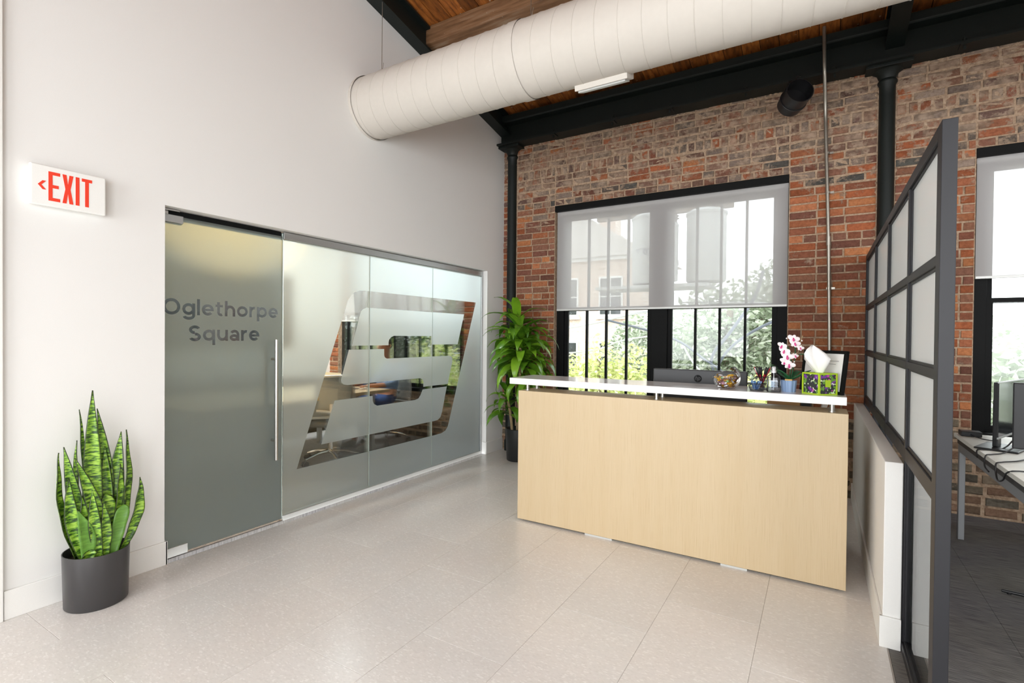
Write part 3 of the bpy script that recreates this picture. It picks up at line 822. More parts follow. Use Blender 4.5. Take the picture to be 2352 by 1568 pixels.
box('side_channel', (-0.03, 2.598, 0.036), (0.018, 2.622, 2.108), 'aluminium', gw, bevel=0.002)
o_ = [(2.507, 0.357), (2.768, 1.083), (2.907, 1.452), (2.967, 1.61), (2.991, 1.681), (3.022, 1.728), (3.067, 1.766), (3.125, 1.784), (3.199, 1.788), (4.878, 1.788), (4.659, 1.192), (4.392, 0.462), (4.373, 0.414), (4.333, 0.376), (4.264, 0.357), (4.177, 0.354)]
A_ = [(3.045, 1.304), (3.127, 1.567), (3.141, 1.604), (3.166, 1.626), (3.207, 1.64), (4.652, 1.64), (4.538, 1.304), (4.1, 1.304), (4.09, 1.392), (3.549, 1.392), (3.511, 1.38), (3.484, 1.355), (3.478, 1.331), (3.478, 1.304)]
B_ = [(3.009, 1.27), (3.422, 1.27), (3.423, 1.213), (3.43, 1.193), (3.457, 1.18), (4.383, 1.18), (4.424, 1.172), (4.445, 1.152), (4.442, 1.108), (4.367, 0.876), (3.969, 0.876), (3.972, 0.927), (3.959, 0.951), (3.923, 0.967), (3.584, 0.969), (2.997, 0.969), (2.957, 0.977), (2.932, 0.995), (2.927, 1.02), (2.936, 1.047)]
C_ = [(2.863, 0.85), (3.282, 0.85), (3.286, 0.801), (3.301, 0.773), (3.34, 0.755), (3.848, 0.755), (3.899, 0.766), (3.927, 0.796), (3.96, 0.85), (4.351, 0.85), (4.271, 0.579), (4.248, 0.532), (4.204, 0.507), (4.138, 0.504), (2.732, 0.508)]
film_rect = [(2.386, 0.036), (4.98, 0.036), (4.98, 2.108), (2.386, 2.108)]
fill_polys('frosted_film', [film_rect, o_, A_, B_, C_], 'frosted_film', gw, lambda u, v, w: (0.0012, u - 2.38, v))
# ---- glass door with its lettering
dr = thing('door_1', 'frosted glass door with clear lettering and a long steel pull', 'door', (GX, YA, 0), kind='structure')
box('glass_leaf', (-0.012, 0.006, 0.012), (0.0, 0.832, 2.128), 'clear_glass', dr)
box('glass_edge', (-0.0118, 0.8322, 0.012), (0.0002, 0.8335, 2.128), 'glass_edge', dr)
# round sans-serif letters built from strokes, cap height 1, stroke SW
SW = 0.19
def arc(cx, cy, rx, ry, a0=0, a1=360):
    n = max(6, int(abs(a1 - a0) / 9)); full = abs(a1 - a0) >= 360
    an = [math.radians(a0 + (a1 - a0) * i / n) for i in range(n + (0 if full else 1))]
    return ('arc', [(cx + rx * math.cos(a), cy + ry * math.sin(a)) for a in an], [(cx + (rx - SW) * math.cos(a), cy + (ry - SW) * math.sin(a)) for a in an], full)
def bar(x0, y0, x1, y1): return ('bar', [(x0, y0), (x1, y0), (x1, y1), (x0, y1)])
XH = 0.76; r_ = XH / 2
GL = {'O': (1.04, [arc(0.52, 0.5, 0.52, 0.52)]),
      'g': (0.80, [arc(0.39, r_, 0.39, r_), bar(0.80 - SW, -0.02, 0.80, XH), arc(0.40, -0.02, 0.40, 0.30, -158, 0)]),
      'l': (SW, [bar(0, 0, SW, 1.06)]),
      'e': (0.78, [arc(0.39, r_, 0.39, r_, 0, 318), bar(0.1, r_ - 0.075, 0.775, r_ + 0.075)]),
      't': (0.52, [bar(0.11, 0.2, 0.11 + SW, 0.94), bar(0, XH - 0.15, 0.5, XH), arc(0.37, 0.24, 0.26, 0.25, 180, 300)]),
      'h': (0.74, [bar(0, 0, SW, 1.06), arc(0.37, r_, 0.37, r_, 0, 180), bar(0.74 - SW, 0, 0.74, r_)]),
      'o': (0.80, [arc(0.40, r_, 0.40, r_)]),
      'r': (0.46, [bar(0, 0, SW, XH), arc(0.36, r_ - 0.02, 0.36, r_ + 0.02, 75, 180)]),
      'p': (0.80, [bar(0, -0.28, SW, XH), arc(0.41, r_, 0.39, r_)]),
      'S': (0.76, [arc(0.38, 0.735, 0.36, 0.285, 25, 270), arc(0.38, 0.265, 0.38, 0.285, -155, 90)]),
      'q': (0.80, [bar(0.80 - SW, -0.28, 0.80, XH), arc(0.39, r_, 0.39, r_)]),
      'u': (0.74, [bar(0, r_, SW, XH), arc(0.37, r_, 0.37, r_, 180, 360), bar(0.74 - SW, 0, 0.74, XH)]),
      'a': (0.68, [arc(0.31, 0.225, 0.31, 0.235), bar(0.68 - SW, 0, 0.68, 0.46), arc(0.34, 0.44, 0.34, 0.33, 0, 150)])}
def letters(m, body, y0, y1, z0, cap):
    tot = sum(GL[c][0] for c in body) + 0.12 * (len(body) - 1); sx = (y1 - y0) / tot; x = 0.0; k = 0
    for c in body:
        w, parts = GL[c]
        for q in parts:
            k += 1; e = 0.01 + 0.0007 * k                       # every solid its own depth, so none are coplanar
            T = lambda t: (y0 + (x + t[0]) * sx - YA, z0 + t[1] * cap)
            if q[0] == 'bar': m.prism([T(t) for t in q[1]], 'x', 0.0012 - e, 0.0012 + e)
            else:
                o, i_ = [T(t) for t in q[1]], [T(t) for t in q[2]]; n = len(o); full = q[3]
                vs = [(0.0012 - e, *t) for t in o] + [(0.0012 - e, *t) for t in i_] + [(0.0012 + e, *t) for t in o] + [(0.0012 + e, *t) for t in i_]
                fs = []
                for a in range(n if full else n - 1):
                    b = (a + 1) % n
                    fs += [(a, b, n + b, n + a), (2 * n + a, 3 * n + a, 3 * n + b, 2 * n + b), (a, 2 * n + a, 2 * n + b, b), (n + a, n + b, 3 * n + b, 3 * n + a)]
                if not full: fs += [(0, n, 3 * n, 2 * n), (n - 1, 3 * n - 1, 4 * n - 1, 2 * n - 1)]
                m.add(vs, fs)
        x += w + 0.12
lm_ = MB()
letters(lm_, 'Oglethorpe', 1.566, 2.342, 1.516, 0.098)
letters(lm_, 'Square', 1.717, 2.196, 1.350, 0.098)
cutter = lm_.build('cutter', 'frame_black', dr)
fo = MB().box((0.0008, 0.007, 0.013), (0.0016, 0.831, 2.127)).build('frosted_film', 'frosted_film', dr)
bo = fo.modifiers.new('cut', 'BOOLEAN'); bo.operation = 'DIFFERENCE'; bo.solver = 'EXACT'; bo.use_self = True; bo.object = cutter
bpy.context.view_layer.update()
me_ = bpy.data.meshes.new_from_object(fo.evaluated_get(bpy.context.evaluated_depsgraph_get()))
fo.modifiers.clear(); fo.data = me_; me_.materials.clear(); me_.materials.append(MATS['frosted_film'])
bpy.data.objects.remove(cutter)
hd = MB(); hd.cyl((0.055, 0.752, 0.478), (0.055, 0.752, 1.358), 0.0135, n=20)
h = hd.build('pull_handle', 'brushed_steel', dr, smooth=True)
for z_ in (0.62, 1.215): cyl('standoff', (0.0, 0.752, z_), (0.05, 0.752, z_), 0.009, 'brushed_steel', h)
hd = MB(); hd.cyl((-0.067, 0.752, 0.478), (-0.067, 0.752, 1.358), 0.0135, n=20); h = hd.build('pull_handle', 'brushed_steel', dr, smooth=True)
for z_ in (0.62, 1.215): cyl('standoff', (-0.012, 0.752, z_), (-0.06, 0.752, z_), 0.009, 'brushed_steel', h)
box('patch_fitting', (-0.022, 0.006, 2.084), (0.012, 0.135, 2.13), 'aluminium', dr, bevel=0.002)
box('patch_fitting', (-0.022, 0.006, 0.004), (0.012, 0.165, 0.062), 'alu_white', dr, bevel=0.002)
box('pivot', (-0.02, 0.03, 2.128), (0.005, 0.05, 2.15), 'brushed_steel', dr)
box('head_stop', (-0.04, 0.006, 2.118), (-0.0125, 0.832, 2.162), 'frame_black', dr)
box('closer_plate', (-0.03, 0.006, 2.152), (0.02, 0.11, 2.162), 'chrome', dr)

# ---- unseen fill panels, added under the roof to brighten both side rooms
for loc, pw, lab in FILL_PANELS:
    t = thing('fill_panel', lab, 'ceiling light', loc, group='added fill panels')
    box('housing', (-0.3, -0.6, 0.0), (0.3, 0.6, 0.05), 'alu_white', t, bevel=0.004)
    for sx in (-0.25, 0.25):
        for sy in (-0.55, 0.55): cyl('wire', (sx, sy, 0.05), (sx, sy, deck(loc[1] + sy) - loc[2] - 0.002), 0.002, 'conduit_steel', t, n=6)
    area_light('fill_light', (0, 0, -0.004), (0, 0, -1), 0.56, 1.16, pw, (0.96, 0.98, 1.0), parent=t)

# ================================================================== services under the roof
DY, DZ, DRAD = 3.18, 3.364, 0.255
duct = thing('spiral_duct', 'fat white spiral air duct crossing below the roof', 'duct', (0, DY, DZ))
prof = [(0.0, DRAD)]
m = MB(); n = 56; xs_ = [0.0, 0.02] + [0.1 + 0.2 * i for i in range(40)]
vs = []; fs = []
for x in xs_: vs += [(x, DRAD * math.cos(2 * math.pi * k / n), DRAD * math.sin(2 * math.pi * k / n)) for k in range(n)]
for i in range(len(xs_) - 1): fs += [(i * n + k, i * n + (k + 1) % n, (i + 1) * n + (k + 1) % n, (i + 1) * n + k) for k in range(n)]
m.add(vs, fs); m.build('duct_body', 'duct_white', duct, smooth=True)
hx = [(0.02 + 0.148 * t / 40, (DRAD + 0.0012) * math.cos(-2 * math.pi * t / 40), (DRAD + 0.0012) * math.sin(-2 * math.pi * t / 40)) for t in range(40 * 52)]
MB().tube(hx, 0.0021, 5).build('spiral_seam', 'duct_white', duct, smooth=True)
MB().cyl((1.50, 0, 0), (1.58, 0, 0), DRAD + 0.006, n=56, caps=False).build('coupling_band', 'duct_white', duct, smooth=True)
MB().cyl((0.0, 0, 0), (0.03, 0, 0), DRAD + 0.008, n=56, caps=False).build('wall_collar', 'duct_white', duct, smooth=True)
reg = MB().prism([(0.02, -0.20), (0.17, -0.16), (0.175, -0.235), (0.04, -0.288)], 'x', 1.91, 2.28).build('air_register', 'duct_white', duct, bevel=0.004)
for i in range(5): box('louvre', (1.93, 0.055 + 0.02 * i, -0.294 + 0.0085 * i), (2.26, 0.065 + 0.02 * i, -0.278 + 0.0085 * i), 'alu_white', reg)
for x, lab in ((0.12, 'thin steel hanger wire of the duct beside the white wall'), (1.582, 'thin steel hanger wire above the middle of the duct')):
    t = thing('hanger_wire', lab, 'wire', (x, DY, DZ + DRAD), group='duct hanger wires')
    MB().tube([(0, 0, 0.0), (0.002, 0, 0.5), (0, 0, deck(DY) - DZ - DRAD)], 0.0028, 6).build('cable', 'conduit_steel', t)
    cyl('gripper', (0, 0, 0.0), (0, 0, 0.05), 0.009, 'conduit_steel', t, n=10)
    MB().tube([(0, 0, 0.045), (0.012, 0, 0.07), (0.02, 0, 0.11)], 0.0022, 6).build('loose_end', 'conduit_steel', t)
cd = thing('metal_conduit', 'galvanised conduit pipe running up the brick wall in front of the beam', 'conduit', (3.43, D - 0.03, 0))
pth = [(3.446, 5.335, 1.05), (3.443, 5.335, 1.4), (3.424, 5.335, 2.25), (3.395, 5.33, 3.13), (3.385, 5.315, 3.42), (3.378, 5.21, 3.62), (3.372, 5.155, 3.75), (3.368, 5.15, 3.98), (3.366, 5.15, 4.08)]
MB().tube([(a - 3.43, b - D + 0.03, c) for a, b, c in catmull(pth, 6)], 0.0145, 14).build('pipe', 'conduit_steel', cd, smooth=True)
for z_ in (1.85, 2.27, 2.7, 3.05):
    xx = 3.424 + (2.25 - z_) * 0.0226 - 3.43
    if z_ == 2.27: cyl('coupling', (xx, 0.0, z_ - 0.04), (xx, 0.0, z_ + 0.04), 0.0185, 'conduit_steel', cd)
    else:
        s = MB().box((xx - 0.02, 0.002, z_ - 0.009), (xx + 0.045, 0.012, z_ + 0.009)); s.cyl((xx, -0.001, z_ - 0.009), (xx, -0.001, z_ + 0.009), 0.0175, n=14); s.cyl((xx + 0.033, -0.004, z_), (xx + 0.033, 0.004, z_), 0.006, n=8)
        s.build('pipe_strap', 'conduit_steel', cd, smooth=True)
box('junction_box', (0.0 - 0.04, -0.04, 0.98), (0.07, 0.025, 1.09), 'conduit_steel', cd, bevel=0.004)
# black can hanging from the eave beam
cn = thing('spot_can', 'black open-ended cylinder lamp hanging below the eave beam', 'lamp', (3.165, 4.95, 3.445))
ax = Vector((0.42, -0.86, 0.2)).normalized()
def can(prof, name, mat, parent):
    m = MB(); a = ax.orthogonal().normalized(); b = ax.cross(a); nn = 32
    vs = []; fs = []
    for r, h in prof: vs += [ax * h + (a * math.cos(2 * math.pi * k / nn) + b * math.sin(2 * math.pi * k / nn)) * r for k in range(nn)]
    for i in range(len(prof) - 1): fs += [(i * nn + k, i * nn + (k + 1) % nn, (i + 1) * nn + (k + 1) % nn, (i + 1) * nn + k) for k in range(nn)]
    fs += [tuple(range(nn - 1, -1, -1)), tuple(range((len(prof) - 1) * nn, len(prof) * nn))]
    return m.add(vs, fs).build(name, mat, parent, smooth=True)
can([(0.07, -0.15), (0.1, -0.12), (0.108, 0.09), (0.101, 0.09), (0.096, -0.1)], 'lamp_body', 'black_plastic', cn)
can([(0.109, -0.045), (0.111, -0.043), (0.111, -0.03), (0.109, -0.028)], 'rim_ring', 'black_plastic', cn)
can([(0.04, -0.095), (0.055, -0.06), (0.03, -0.03)], 'bulb', 'dark_plastic', cn)
MB().tube([(0, 0, 0.1), (0.01, 0.05, 0.2), (0.03, 0.2, 0.255)], 0.004, 6).build('hanging_cable', 'black_plastic', cn)
MB().tube([(-0.03, 0.02, 0.1), (-0.06, 0.1, 0.19), (-0.02, 0.25, 0.255)], 0.004, 6).build('hanging_cable', 'black_plastic', cn)

# ================================================================== low wall and glazed partition
lw = MB().box((3.632, 2.866, 0), (3.70, D - 0.006, 0.845))
low = struct(lw.build('wall_low', 'white_paint', bevel=0.004), 'low white half wall beside the reception desk', 'wall')
b_ = MB().box((3.62, 2.855, 0), (3.6321, D - 0.006, 0.142)); b_.box((3.62, 2.854, 0), (3.7, 2.8661, 0.142))
struct(b_.build('baseboard_low', 'trim_paint', bevel=0.003), 'white baseboard around the end of the low half wall', 'baseboard')
ps = thing('glazed_screen', 'dark steel framed glass partition standing beside the low white wall', 'partition', (3.702, 2.15, 0))
Y1 = D - 0.03 - 2.15
box('end_post', (0.0, -0.002, 0), (0.041, 0.07, 2.118), 'screen_frame', ps, bevel=0.002)
box('wall_stile', (0.0, Y1 - 0.045, 0.03), (0.041, Y1, 2.118), 'screen_frame', ps, bevel=0.002)
box('top_rail', (0.0, 0.07, 2.072), (0.041, Y1 - 0.045, 2.118), 'screen_frame', ps, bevel=0.002)
box('bottom_rail', (0.0, 0.07, 0.0), (0.041, Y1 - 0.045, 0.04), 'screen_frame', ps, bevel=0.002)
mys = [0.735, 1.545, 2.37]
mzs = [(0.855, 0.915), (1.272, 1.302), (1.652, 1.684)]
for yy in mys: box('mullion', (0.002, yy - 0.016, 0.04), (0.039, yy + 0.016, 2.072), 'screen_frame', ps, bevel=0.002)
ys = [0.07] + mys + [Y1 - 0.045]
for a, b in zip(ys[:-1], ys[1:]):
    ya = a + (0.016 if a != 0.07 else 0); yb = b - (0.016 if b != ys[-1] else 0)
    zz = [0.04] + [v for p in mzs for v in p] + [2.072]
    for z0, z1 in mzs: box('transom', (0.002, ya, z0), (0.039, yb, z1), 'screen_frame', ps, bevel=0.002)
    for i in range(0, len(zz), 2):
        if i == 0 and a > 0.1:
            continue
        p_ = box('pane', (0.017, ya, zz[i]), (0.023, yb, zz[i + 1]), 'clear_glass' if i == 0 else 'hazy_glass', ps)
        g_ = MB()
        g_.box((0.010, ya, zz[i]), (0.017, ya + 0.01, zz[i + 1])); g_.box((0.010, yb - 0.01, zz[i]), (0.017, yb, zz[i + 1])); g_.box((0.010, ya + 0.01, zz[i]), (0.017, yb - 0.01, zz[i] + 0.01)); g_.box((0.010, ya + 0.01, zz[i + 1] - 0.01), (0.017, yb - 0.01, zz[i + 1]))
        g_.build('glazing_bead', 'screen_frame', p_)

# ================================================================== exit sign
ex = thing('exit_sign', 'white wall sign reading EXIT in red with a left arrow', 'sign', (0.0, 1.077, 2.132))
box('housing', (0.0, -0.148, -0.094), (0.02, 0.148, 0.094), 'white_plastic', ex, bevel=0.004)
box('face_plate', (0.02, -0.155, -0.101), (0.048, 0.155, 0.101), 'white_plastic', ex, bevel=0.006, seg=3)
def letter(nm, polys):
    for i, pl in enumerate(polys): pass
    m = MB()
    for pl in polys: m.prism(pl, 'x', 0.0478, 0.0492)
    return m.build(nm, 'red_print', ex)
zt_, zb_ = 0.073, -0.073
def bx_(y0, y1, z0, z1): return [(y0, z0), (y1, z0), (y1, z1), (y0, z1)]
oy = 1.077
E0 = 0.991 - oy
letter('letter_e', [bx_(E0, E0 + 0.016, zb_, zt_), bx_(E0 + 0.016, E0 + 0.046, zt_ - 0.016, zt_), bx_(E0 + 0.016, E0 + 0.04, -0.008, 0.008), bx_(E0 + 0.016, E0 + 0.046, zb_, zb_ + 0.016)])
X0 = 1.046 - oy; w_ = 0.045; s_ = 0.0165
xm = X0 + w_ / 2; k_ = s_ * 0.5 * 1.15
letter('letter_x', [[(X0, zt_), (X0 + s_, zt_), (xm, 0.022), (X0 + w_ - s_, zt_), (X0 + w_, zt_), (xm + 0.0105, 0.0), (X0 + w_, zb_), (X0 + w_ - s_, zb_), (xm, -0.022), (X0 + s_, zb_), (X0, zb_), (xm - 0.0105, 0.0)]])
I0 = 1.1 - oy
letter('letter_i', [bx_(I0, I0 + 0.016, zb_, zt_)])
T0 = 1.126 - oy
letter('letter_t', [bx_(T0, T0 + 0.044, zt_ - 0.016, zt_), bx_(T0 + 0.014, T0 + 0.03, zb_, zt_ - 0.016)])
a0 = 0.95 - oy
letter('arrow', [[(a0, 0.0), (a0 + 0.018, 0.022), (a0 + 0.032, 0.022), (a0 + 0.014, 0.0)], [(a0, 0.0), (a0 + 0.014, 0.0), (a0 + 0.032, -0.022), (a0 + 0.018, -0.022)]])

# ================================================================== snake plant
sp = thing('snake_plant', 'snake plant with banded upright leaves in a dark grey pot', 'plant', (0.158, 1.152, 0))
MB().lathe([(0.0, 0.0), (0.128, 0.0), (0.133, 0.006), (0.1396, 0.276), (0.1355, 0.276), (0.129, 0.02), (0.0, 0.02)], n=56).build('pot', 'pot_grey', sp, smooth=True, auto=50)
MB().lathe([(0.0, 0.232), (0.06, 0.236), (0.136, 0.228)], n=24).build('soil', 'soil', sp, smooth=True)
def snake(base, tip, w, blunt=False, bow=0.0, face=0.0, fold=0.25, plain=False, twist=0.0, nseg=18, skew=0.0):
    base = Vector(base); tip = Vector(tip); d = tip - base; L = d.length
    vdir = Vector((-0.94, 0.34, 0))                    # towards the wall, away from the room
    m_v = []; uvs = []; rim = []; nc = 6
    for i in range(nseg + 1):
        t = i / nseg
        c = base + d * t + Vector((0, 1, 0)) * (bow * math.sin(math.pi * t)) + Vector((1, 0, 0)) * (skew * math.sin(math.pi * t))
        if blunt: ww = w * (0.62 + 0.38 * math.sin(math.pi * min(1, t * 1.15) * 0.5)) * (1 if t < 0.8 else math.sqrt(max(0.02, 1 - ((t - 0.8) / 0.2) ** 2)))
        else: ww = w * (0.55 + 0.45 * math.sin(math.pi * min(1, t / 0.55) * 0.5)) * (1 if t < 0.5 else max(0.035, 1 - ((t - 0.5) / 0.5) ** 1.55))
        ang = face + twist * t
        a = Vector((math.sin(ang), math.cos(ang), 0)); nrm = Vector((math.cos(ang), -math.sin(ang), 0))
        for k in range(nc + 1):
            s = k / nc * 2 - 1
            wav = 0.003 * math.sin(t * 19 + base.x * 90) * abs(s)
            m_v.append(c + a * (ww * 0.5 * s) + nrm * (fold * ww * (s * s) + wav))
            uvs.append((s * ww * 0.5, t * L)); rim.append(max(abs(s) ** 1.0 * (0.97 if not plain else 0.7), (t - 0.9) * 10 if not blunt else 0))
    fs = []
    for i in range(nseg):
        for k in range(nc):
            p = i * (nc + 1) + k; fs.append((p, p + 1, p + nc + 2, p + nc + 1))
    me = bpy.data.meshes.new('leaf'); me.from_pydata(m_v, [], fs)
    ul = me.uv_layers.new(name='UVMap')
    for lp in me.loops: ul.data[lp.index].uv = uvs[lp.vertex_index]
    at = me.attributes.new('rim', 'FLOAT', 'POINT'); at.data.foreach_set('value', rim)
    me.polygons.foreach_set('use_smooth', [True] * len(me.polygons)); me.materials.append(MATS['snake_leaf'])
    o = bpy.data.objects.new('leaf', me); COL.objects.link(o); o.parent = sp
    o.color = (1, 1, 1, 0.0 if plain else 1.0)
    so = o.modifiers.new('thick', 'SOLIDIFY'); so.thickness = 0.004; so.offset = 0
    return o
B0 = (0.158, 1.152)
def sl(by, bx, ty, tx, tz, w, **k):       # world coordinates, base then tip
    snake((bx - B0[0], by - B0[1], 0.225), (tx - B0[0], ty - B0[1], tz), w, **k)
sl(1.150, 0.170, 1.133, 0.160, 1.100, 0.078, bow=-0.012, face=0.15, fold=0.2)
sl(1.115, 0.120, 1.088, 0.130, 1.004, 0.040, bow=0.01, face=-0.5)
sl(1.185, 0.130, 1.160, 0.140, 1.001, 0.062, bow=0.03, face=0.3)
sl(1.215, 0.150, 1.263, 0.150, 0.866, 0.080, bow=-0.004, face=0.5)
sl(1.225, 0.180, 1.278, 0.170, 0.876, 0.052, bow=0.025, face=-0.6)
sl(1.100, 0.130, 1.074, 0.140, 0.849, 0.036, bow=-0.012, face=0.9)
sl(1.165, 0.205, 1.051, 0.190, 0.769, 0.066, bow=0.02, face=0.1, fold=0.3)
sl(1.105, 0.160, 1.019, 0.150, 0.826, 0.062, bow=0.004, face=0.4)
sl(1.075, 0.150, 1.000, 0.150, 0.801, 0.046, bow=-0.035, face=-0.7)
sl(1.235, 0.200, 1.337, 0.190, 0.609, 0.060, bow=0.03, face=-0.2)
sl(1.215, 0.120, 1.287, 0.130, 0.549, 0.040, bow=0.01, face=0.5)
sl(1.190, 0.225, 1.251, 0.215, 0.486, 0.066, blunt=True, face=0.2, plain=True, fold=0.1)
sl(1.195, 0.195, 1.179, 0.190, 0.556, 0.070, face=-0.1, blunt=True, fold=0.15, bow=0.008)
sl(1.085, 0.230, 1.053, 0.215, 0.512, 0.068, face=0.1, plain=True, fold=0.12, bow=0.02)
sl(1.125, 0.205, 1.076, 0.200, 0.572, 0.058, face=-0.2, bow=-0.01, fold=0.2)
sl(1.095, 0.185, 1.031, 0.175, 0.671, 0.058, face=0.2, bow=-0.02)
sl(1.160, 0.225, 1.158, 0.225, 0.523, 0.050, face=0.0, bow=0.006)
sl(1.140, 0.225, 1.110, 0.225, 0.600, 0.052, face=0.25, bow=-0.006)
sl(1.205, 0.185, 1.245, 0.185, 0.700, 0.060, face=-0.35, bow=0.012)
sl(1.175, 0.150, 1.190, 0.150, 0.800, 0.062, face=0.35, bow=0.012)
sl(1.080, 0.225, 1.098, 0.23, 0.300, 0.055, face=0.1, blunt=True, fold=0.3)

# ================================================================== leafy corn plant in the corner
dp = thing('corn_plant', 'tall leafy green plant in a black pot beside the brick corner', 'plant', (0.46, 4.98, 0))
MB().lathe([(0.0, 0.0), (0.125, 0.0), (0.132, 0.008), (0.148, 0.355), (0.142, 0.36), (0.136, 0.355), (0.122, 0.02), (0, 0.02)], n=40).build('pot', 'pot_black', dp, smooth=True, auto=50)
MB().lathe([(0.0, 0.315), (0.137, 0.31)], n=24).build('soil', 'soil', dp, smooth=True)
rl = random.Random(5)
canes = [((-0.03, 0.02), (0.035, -0.03), 1.34, 46, 1.0), ((0.05, 0.03), (0.09, 0.04), 1.08, 34, 0.95), ((-0.05, -0.05), (-0.10, -0.08), 0.70, 18, 0.72), ((0.0, 0.06), (-0.06, 0.06), 1.54, 34, 0.95)]
def corn_leaf_mesh(L, w, droop, k):
    nseg = 9; vs = []; fs = []
    p = Vector((0, 0, 0)); ang = 0.0
    rows = []
    for i in range(nseg + 1):
        t = i / nseg
        rows.append((Vector(p), ang, t))
        ang -= droop / nseg * (0.6 + 1.2 * t)
        p += Vector((math.cos(ang), 0, math.sin(ang))) * (L / nseg)
    for c, a, t in rows:
        ww = w * (0.45 + 0.75 * math.sin(math.pi * min(1, (t * 0.9 + 0.12)))) * (1 - t ** 5)
        nr = Vector((-math.sin(a), 0, math.cos(a)))
        for s in (-1, -0.5, 0, 0.5, 1):
            vs.append(c + Vector((0, 1, 0)) * (s * ww * 0.5) + nr * (ww * (0.1 * s * s) + 0.004 * math.sin(t * 14 + k) * abs(s)))
    for i in range(nseg):
        for s in range(4):
            q = i * 5 + s; fs.append((q, q + 1, q + 6, q + 5))
    me = bpy.data.meshes.new('leaf'); me.from_pydata(vs, [], fs); me.polygons.foreach_set('use_smooth', [True] * len(me.polygons)); me.materials.append(MATS['dracaena_leaf'])
    return me
leafm = [corn_leaf_mesh(rl.uniform(0.32, 0.44), rl.uniform(0.072, 0.092), rl.uniform(1.0, 2.2), i) for i in range(12)]
for (b, tp, hgt, nl, sc) in canes:
    MB().tube(catmull([(b[0], b[1], 0.3), (0.5 * (b[0] + tp[0]) + 0.01, 0.5 * (b[1] + tp[1]), 0.3 + (hgt - 0.3) * 0.5), (tp[0], tp[1], hgt)], 5), 0.016, 10).build('cane', 'bark_tan', dp, smooth=True)
    for i in range(nl):
        t = i / nl
        az = i * 2.399 + rl.uniform(-0.3, 0.3)
        zz = hgt - 0.26 * sc + 0.36 * sc * t
        el = 0.05 + 1.15 * t + rl.uniform(-0.15, 0.15)
        o = bpy.data.objects.new('leaf', leafm[rl.randrange(12)]); COL.objects.link(o); o.parent = dp
        o.location = (tp[0], tp[1], zz); s = sc * rl.uniform(1.05, 1.4) * (1.0 - 0.15 * t)
        # keep the leaves clear of the white wall and the brick wall
        rx = rl.uniform(-0.3, 0.3)
        from mathutils import Euler
        for tr in range(14):
            M = Matrix.Translation(Vector((0.46 + tp[0], 4.98 + tp[1], zz))) @ Euler((rx, -el, az)).to_matrix().to_4x4() @ Matrix.Scale(s, 4)
            pt = [M @ v.co for v in o.data.vertices]
            if min(q.x for q in pt) > 0.012 and max(q.y for q in pt) < D - 0.012: break
            az += 0.45; s *= 0.97
        else: s *= 0.4
        o.scale = (s, s, s); o.rotation_euler = (rx, -el, az)

# ================================================================== reception desk
DX0, DX1, DYF = 1.414, 3.511, 3.344
CT = 1.083
rd = thing('reception_desk', 'pale wood reception desk with a raised white counter', 'desk', (DX0, DYF, 0))
W = DX1 - DX0
box('front_panel', (0, 0, 0.014), (W, 0.028, 0.988), 'wood_maple', rd, bevel=0.0015)
box('plinth', (0.03, 0.03, 0.0), (W - 0.03, 0.06, 0.03), 'frame_black', rd)
box('glide', (0.55, 0.004, 0.0), (0.75, 0.026, 0.012), 'alu_white', rd)
box('glide', (1.45, 0.004, 0.0), (1.6, 0.026, 0.012), 'alu_white', rd)
box('ledge', (0.0, 0.028, 0.962), (W, 0.25, 0.988), 'wood_maple', rd, bevel=0.0015)
box('side_panel', (0, 0.028, 0.014), (0.028, 0.25, 0.962), 'wood_maple', rd)
box('side_panel', (W - 0.028, 0.028, 0.014), (W, 0.25, 0.962), 'wood_maple', rd)
box('side_panel', (0, 0.25, 0.014), (0.028, 0.82, 0.72), 'wood_maple', rd)
box('side_panel', (W - 0.028, 0.25, 0.014), (W, 0.82, 0.72), 'wood_maple', rd)
box('worktop', (0.0, 0.03, 0.72), (W, 0.83, 0.745), 'wood_maple', rd, bevel=0.0015)
box('counter_top', (-0.062, -0.03, CT - 0.045), (W - 0.01, 0.35, CT), 'counter_white', rd, bevel=0.002)
for x in (1.458 - DX0, 2.443 - DX0, 3.435 - DX0):
    for y in (0.065, 0.215):
        m = MB().cyl((x, y, 0.988), (x, y, CT - 0.045), 0.0125, n=18); m.cyl((x, y, 0.988), (x, y, 0.993), 0.019, n=18)
        m.build('standoff', 'brushed_steel', rd, smooth=True)
# ---- computer on the worktop, its back to the visitor
pc = thing('computer_monitor', 'dark grey computer screen standing on the desk behind the counter', 'monitor', (2.606, 3.93, 0.745))
box('screen_shell', (-0.33, -0.012, 0.03), (0.33, 0.03, 0.418), 'dark_plastic', pc, bevel=0.006)
box('display', (-0.32, 0.03, 0.04), (0.32, 0.034, 0.41), 'screen_glass', pc)
box('stand_neck', (-0.06, 0.03, 0.004), (0.06, 0.06, 0.2), 'black_plastic', pc, bevel=0.004)
box('stand_foot', (-0.13, -0.06, 0.0), (0.13, 0.14, 0.012), 'black_plastic', pc, bevel=0.004)
lg = MB().cyl((0, -0.0125, 0.355), (0, -0.0142, 0.355), 0.0275, n=36).build('badge', 'logo_dark', pc, smooth=True)
ps_ = curve_text('hp', 1.0, 0.0)
us = [u for p in ps_ for u, v in p]; vs_ = [v for p in ps_ for u, v in p]
sc_ = 0.036 / (max(us) - min(us)); cu_ = 0.5 * (min(us) + max(us)); cv_ = 0.5 * (min(vs_) + max(vs_))
fill_polys('badge_letters', [[((u - cu_) * sc_ + (v - cv_) * sc_ * 0.3, (v - cv_) * sc_ * 1.1) for u, v in p] for p in ps_], 'dark_plastic', lg, lambda u, v, w: (u, -0.0146 + w, 0.355 + v))

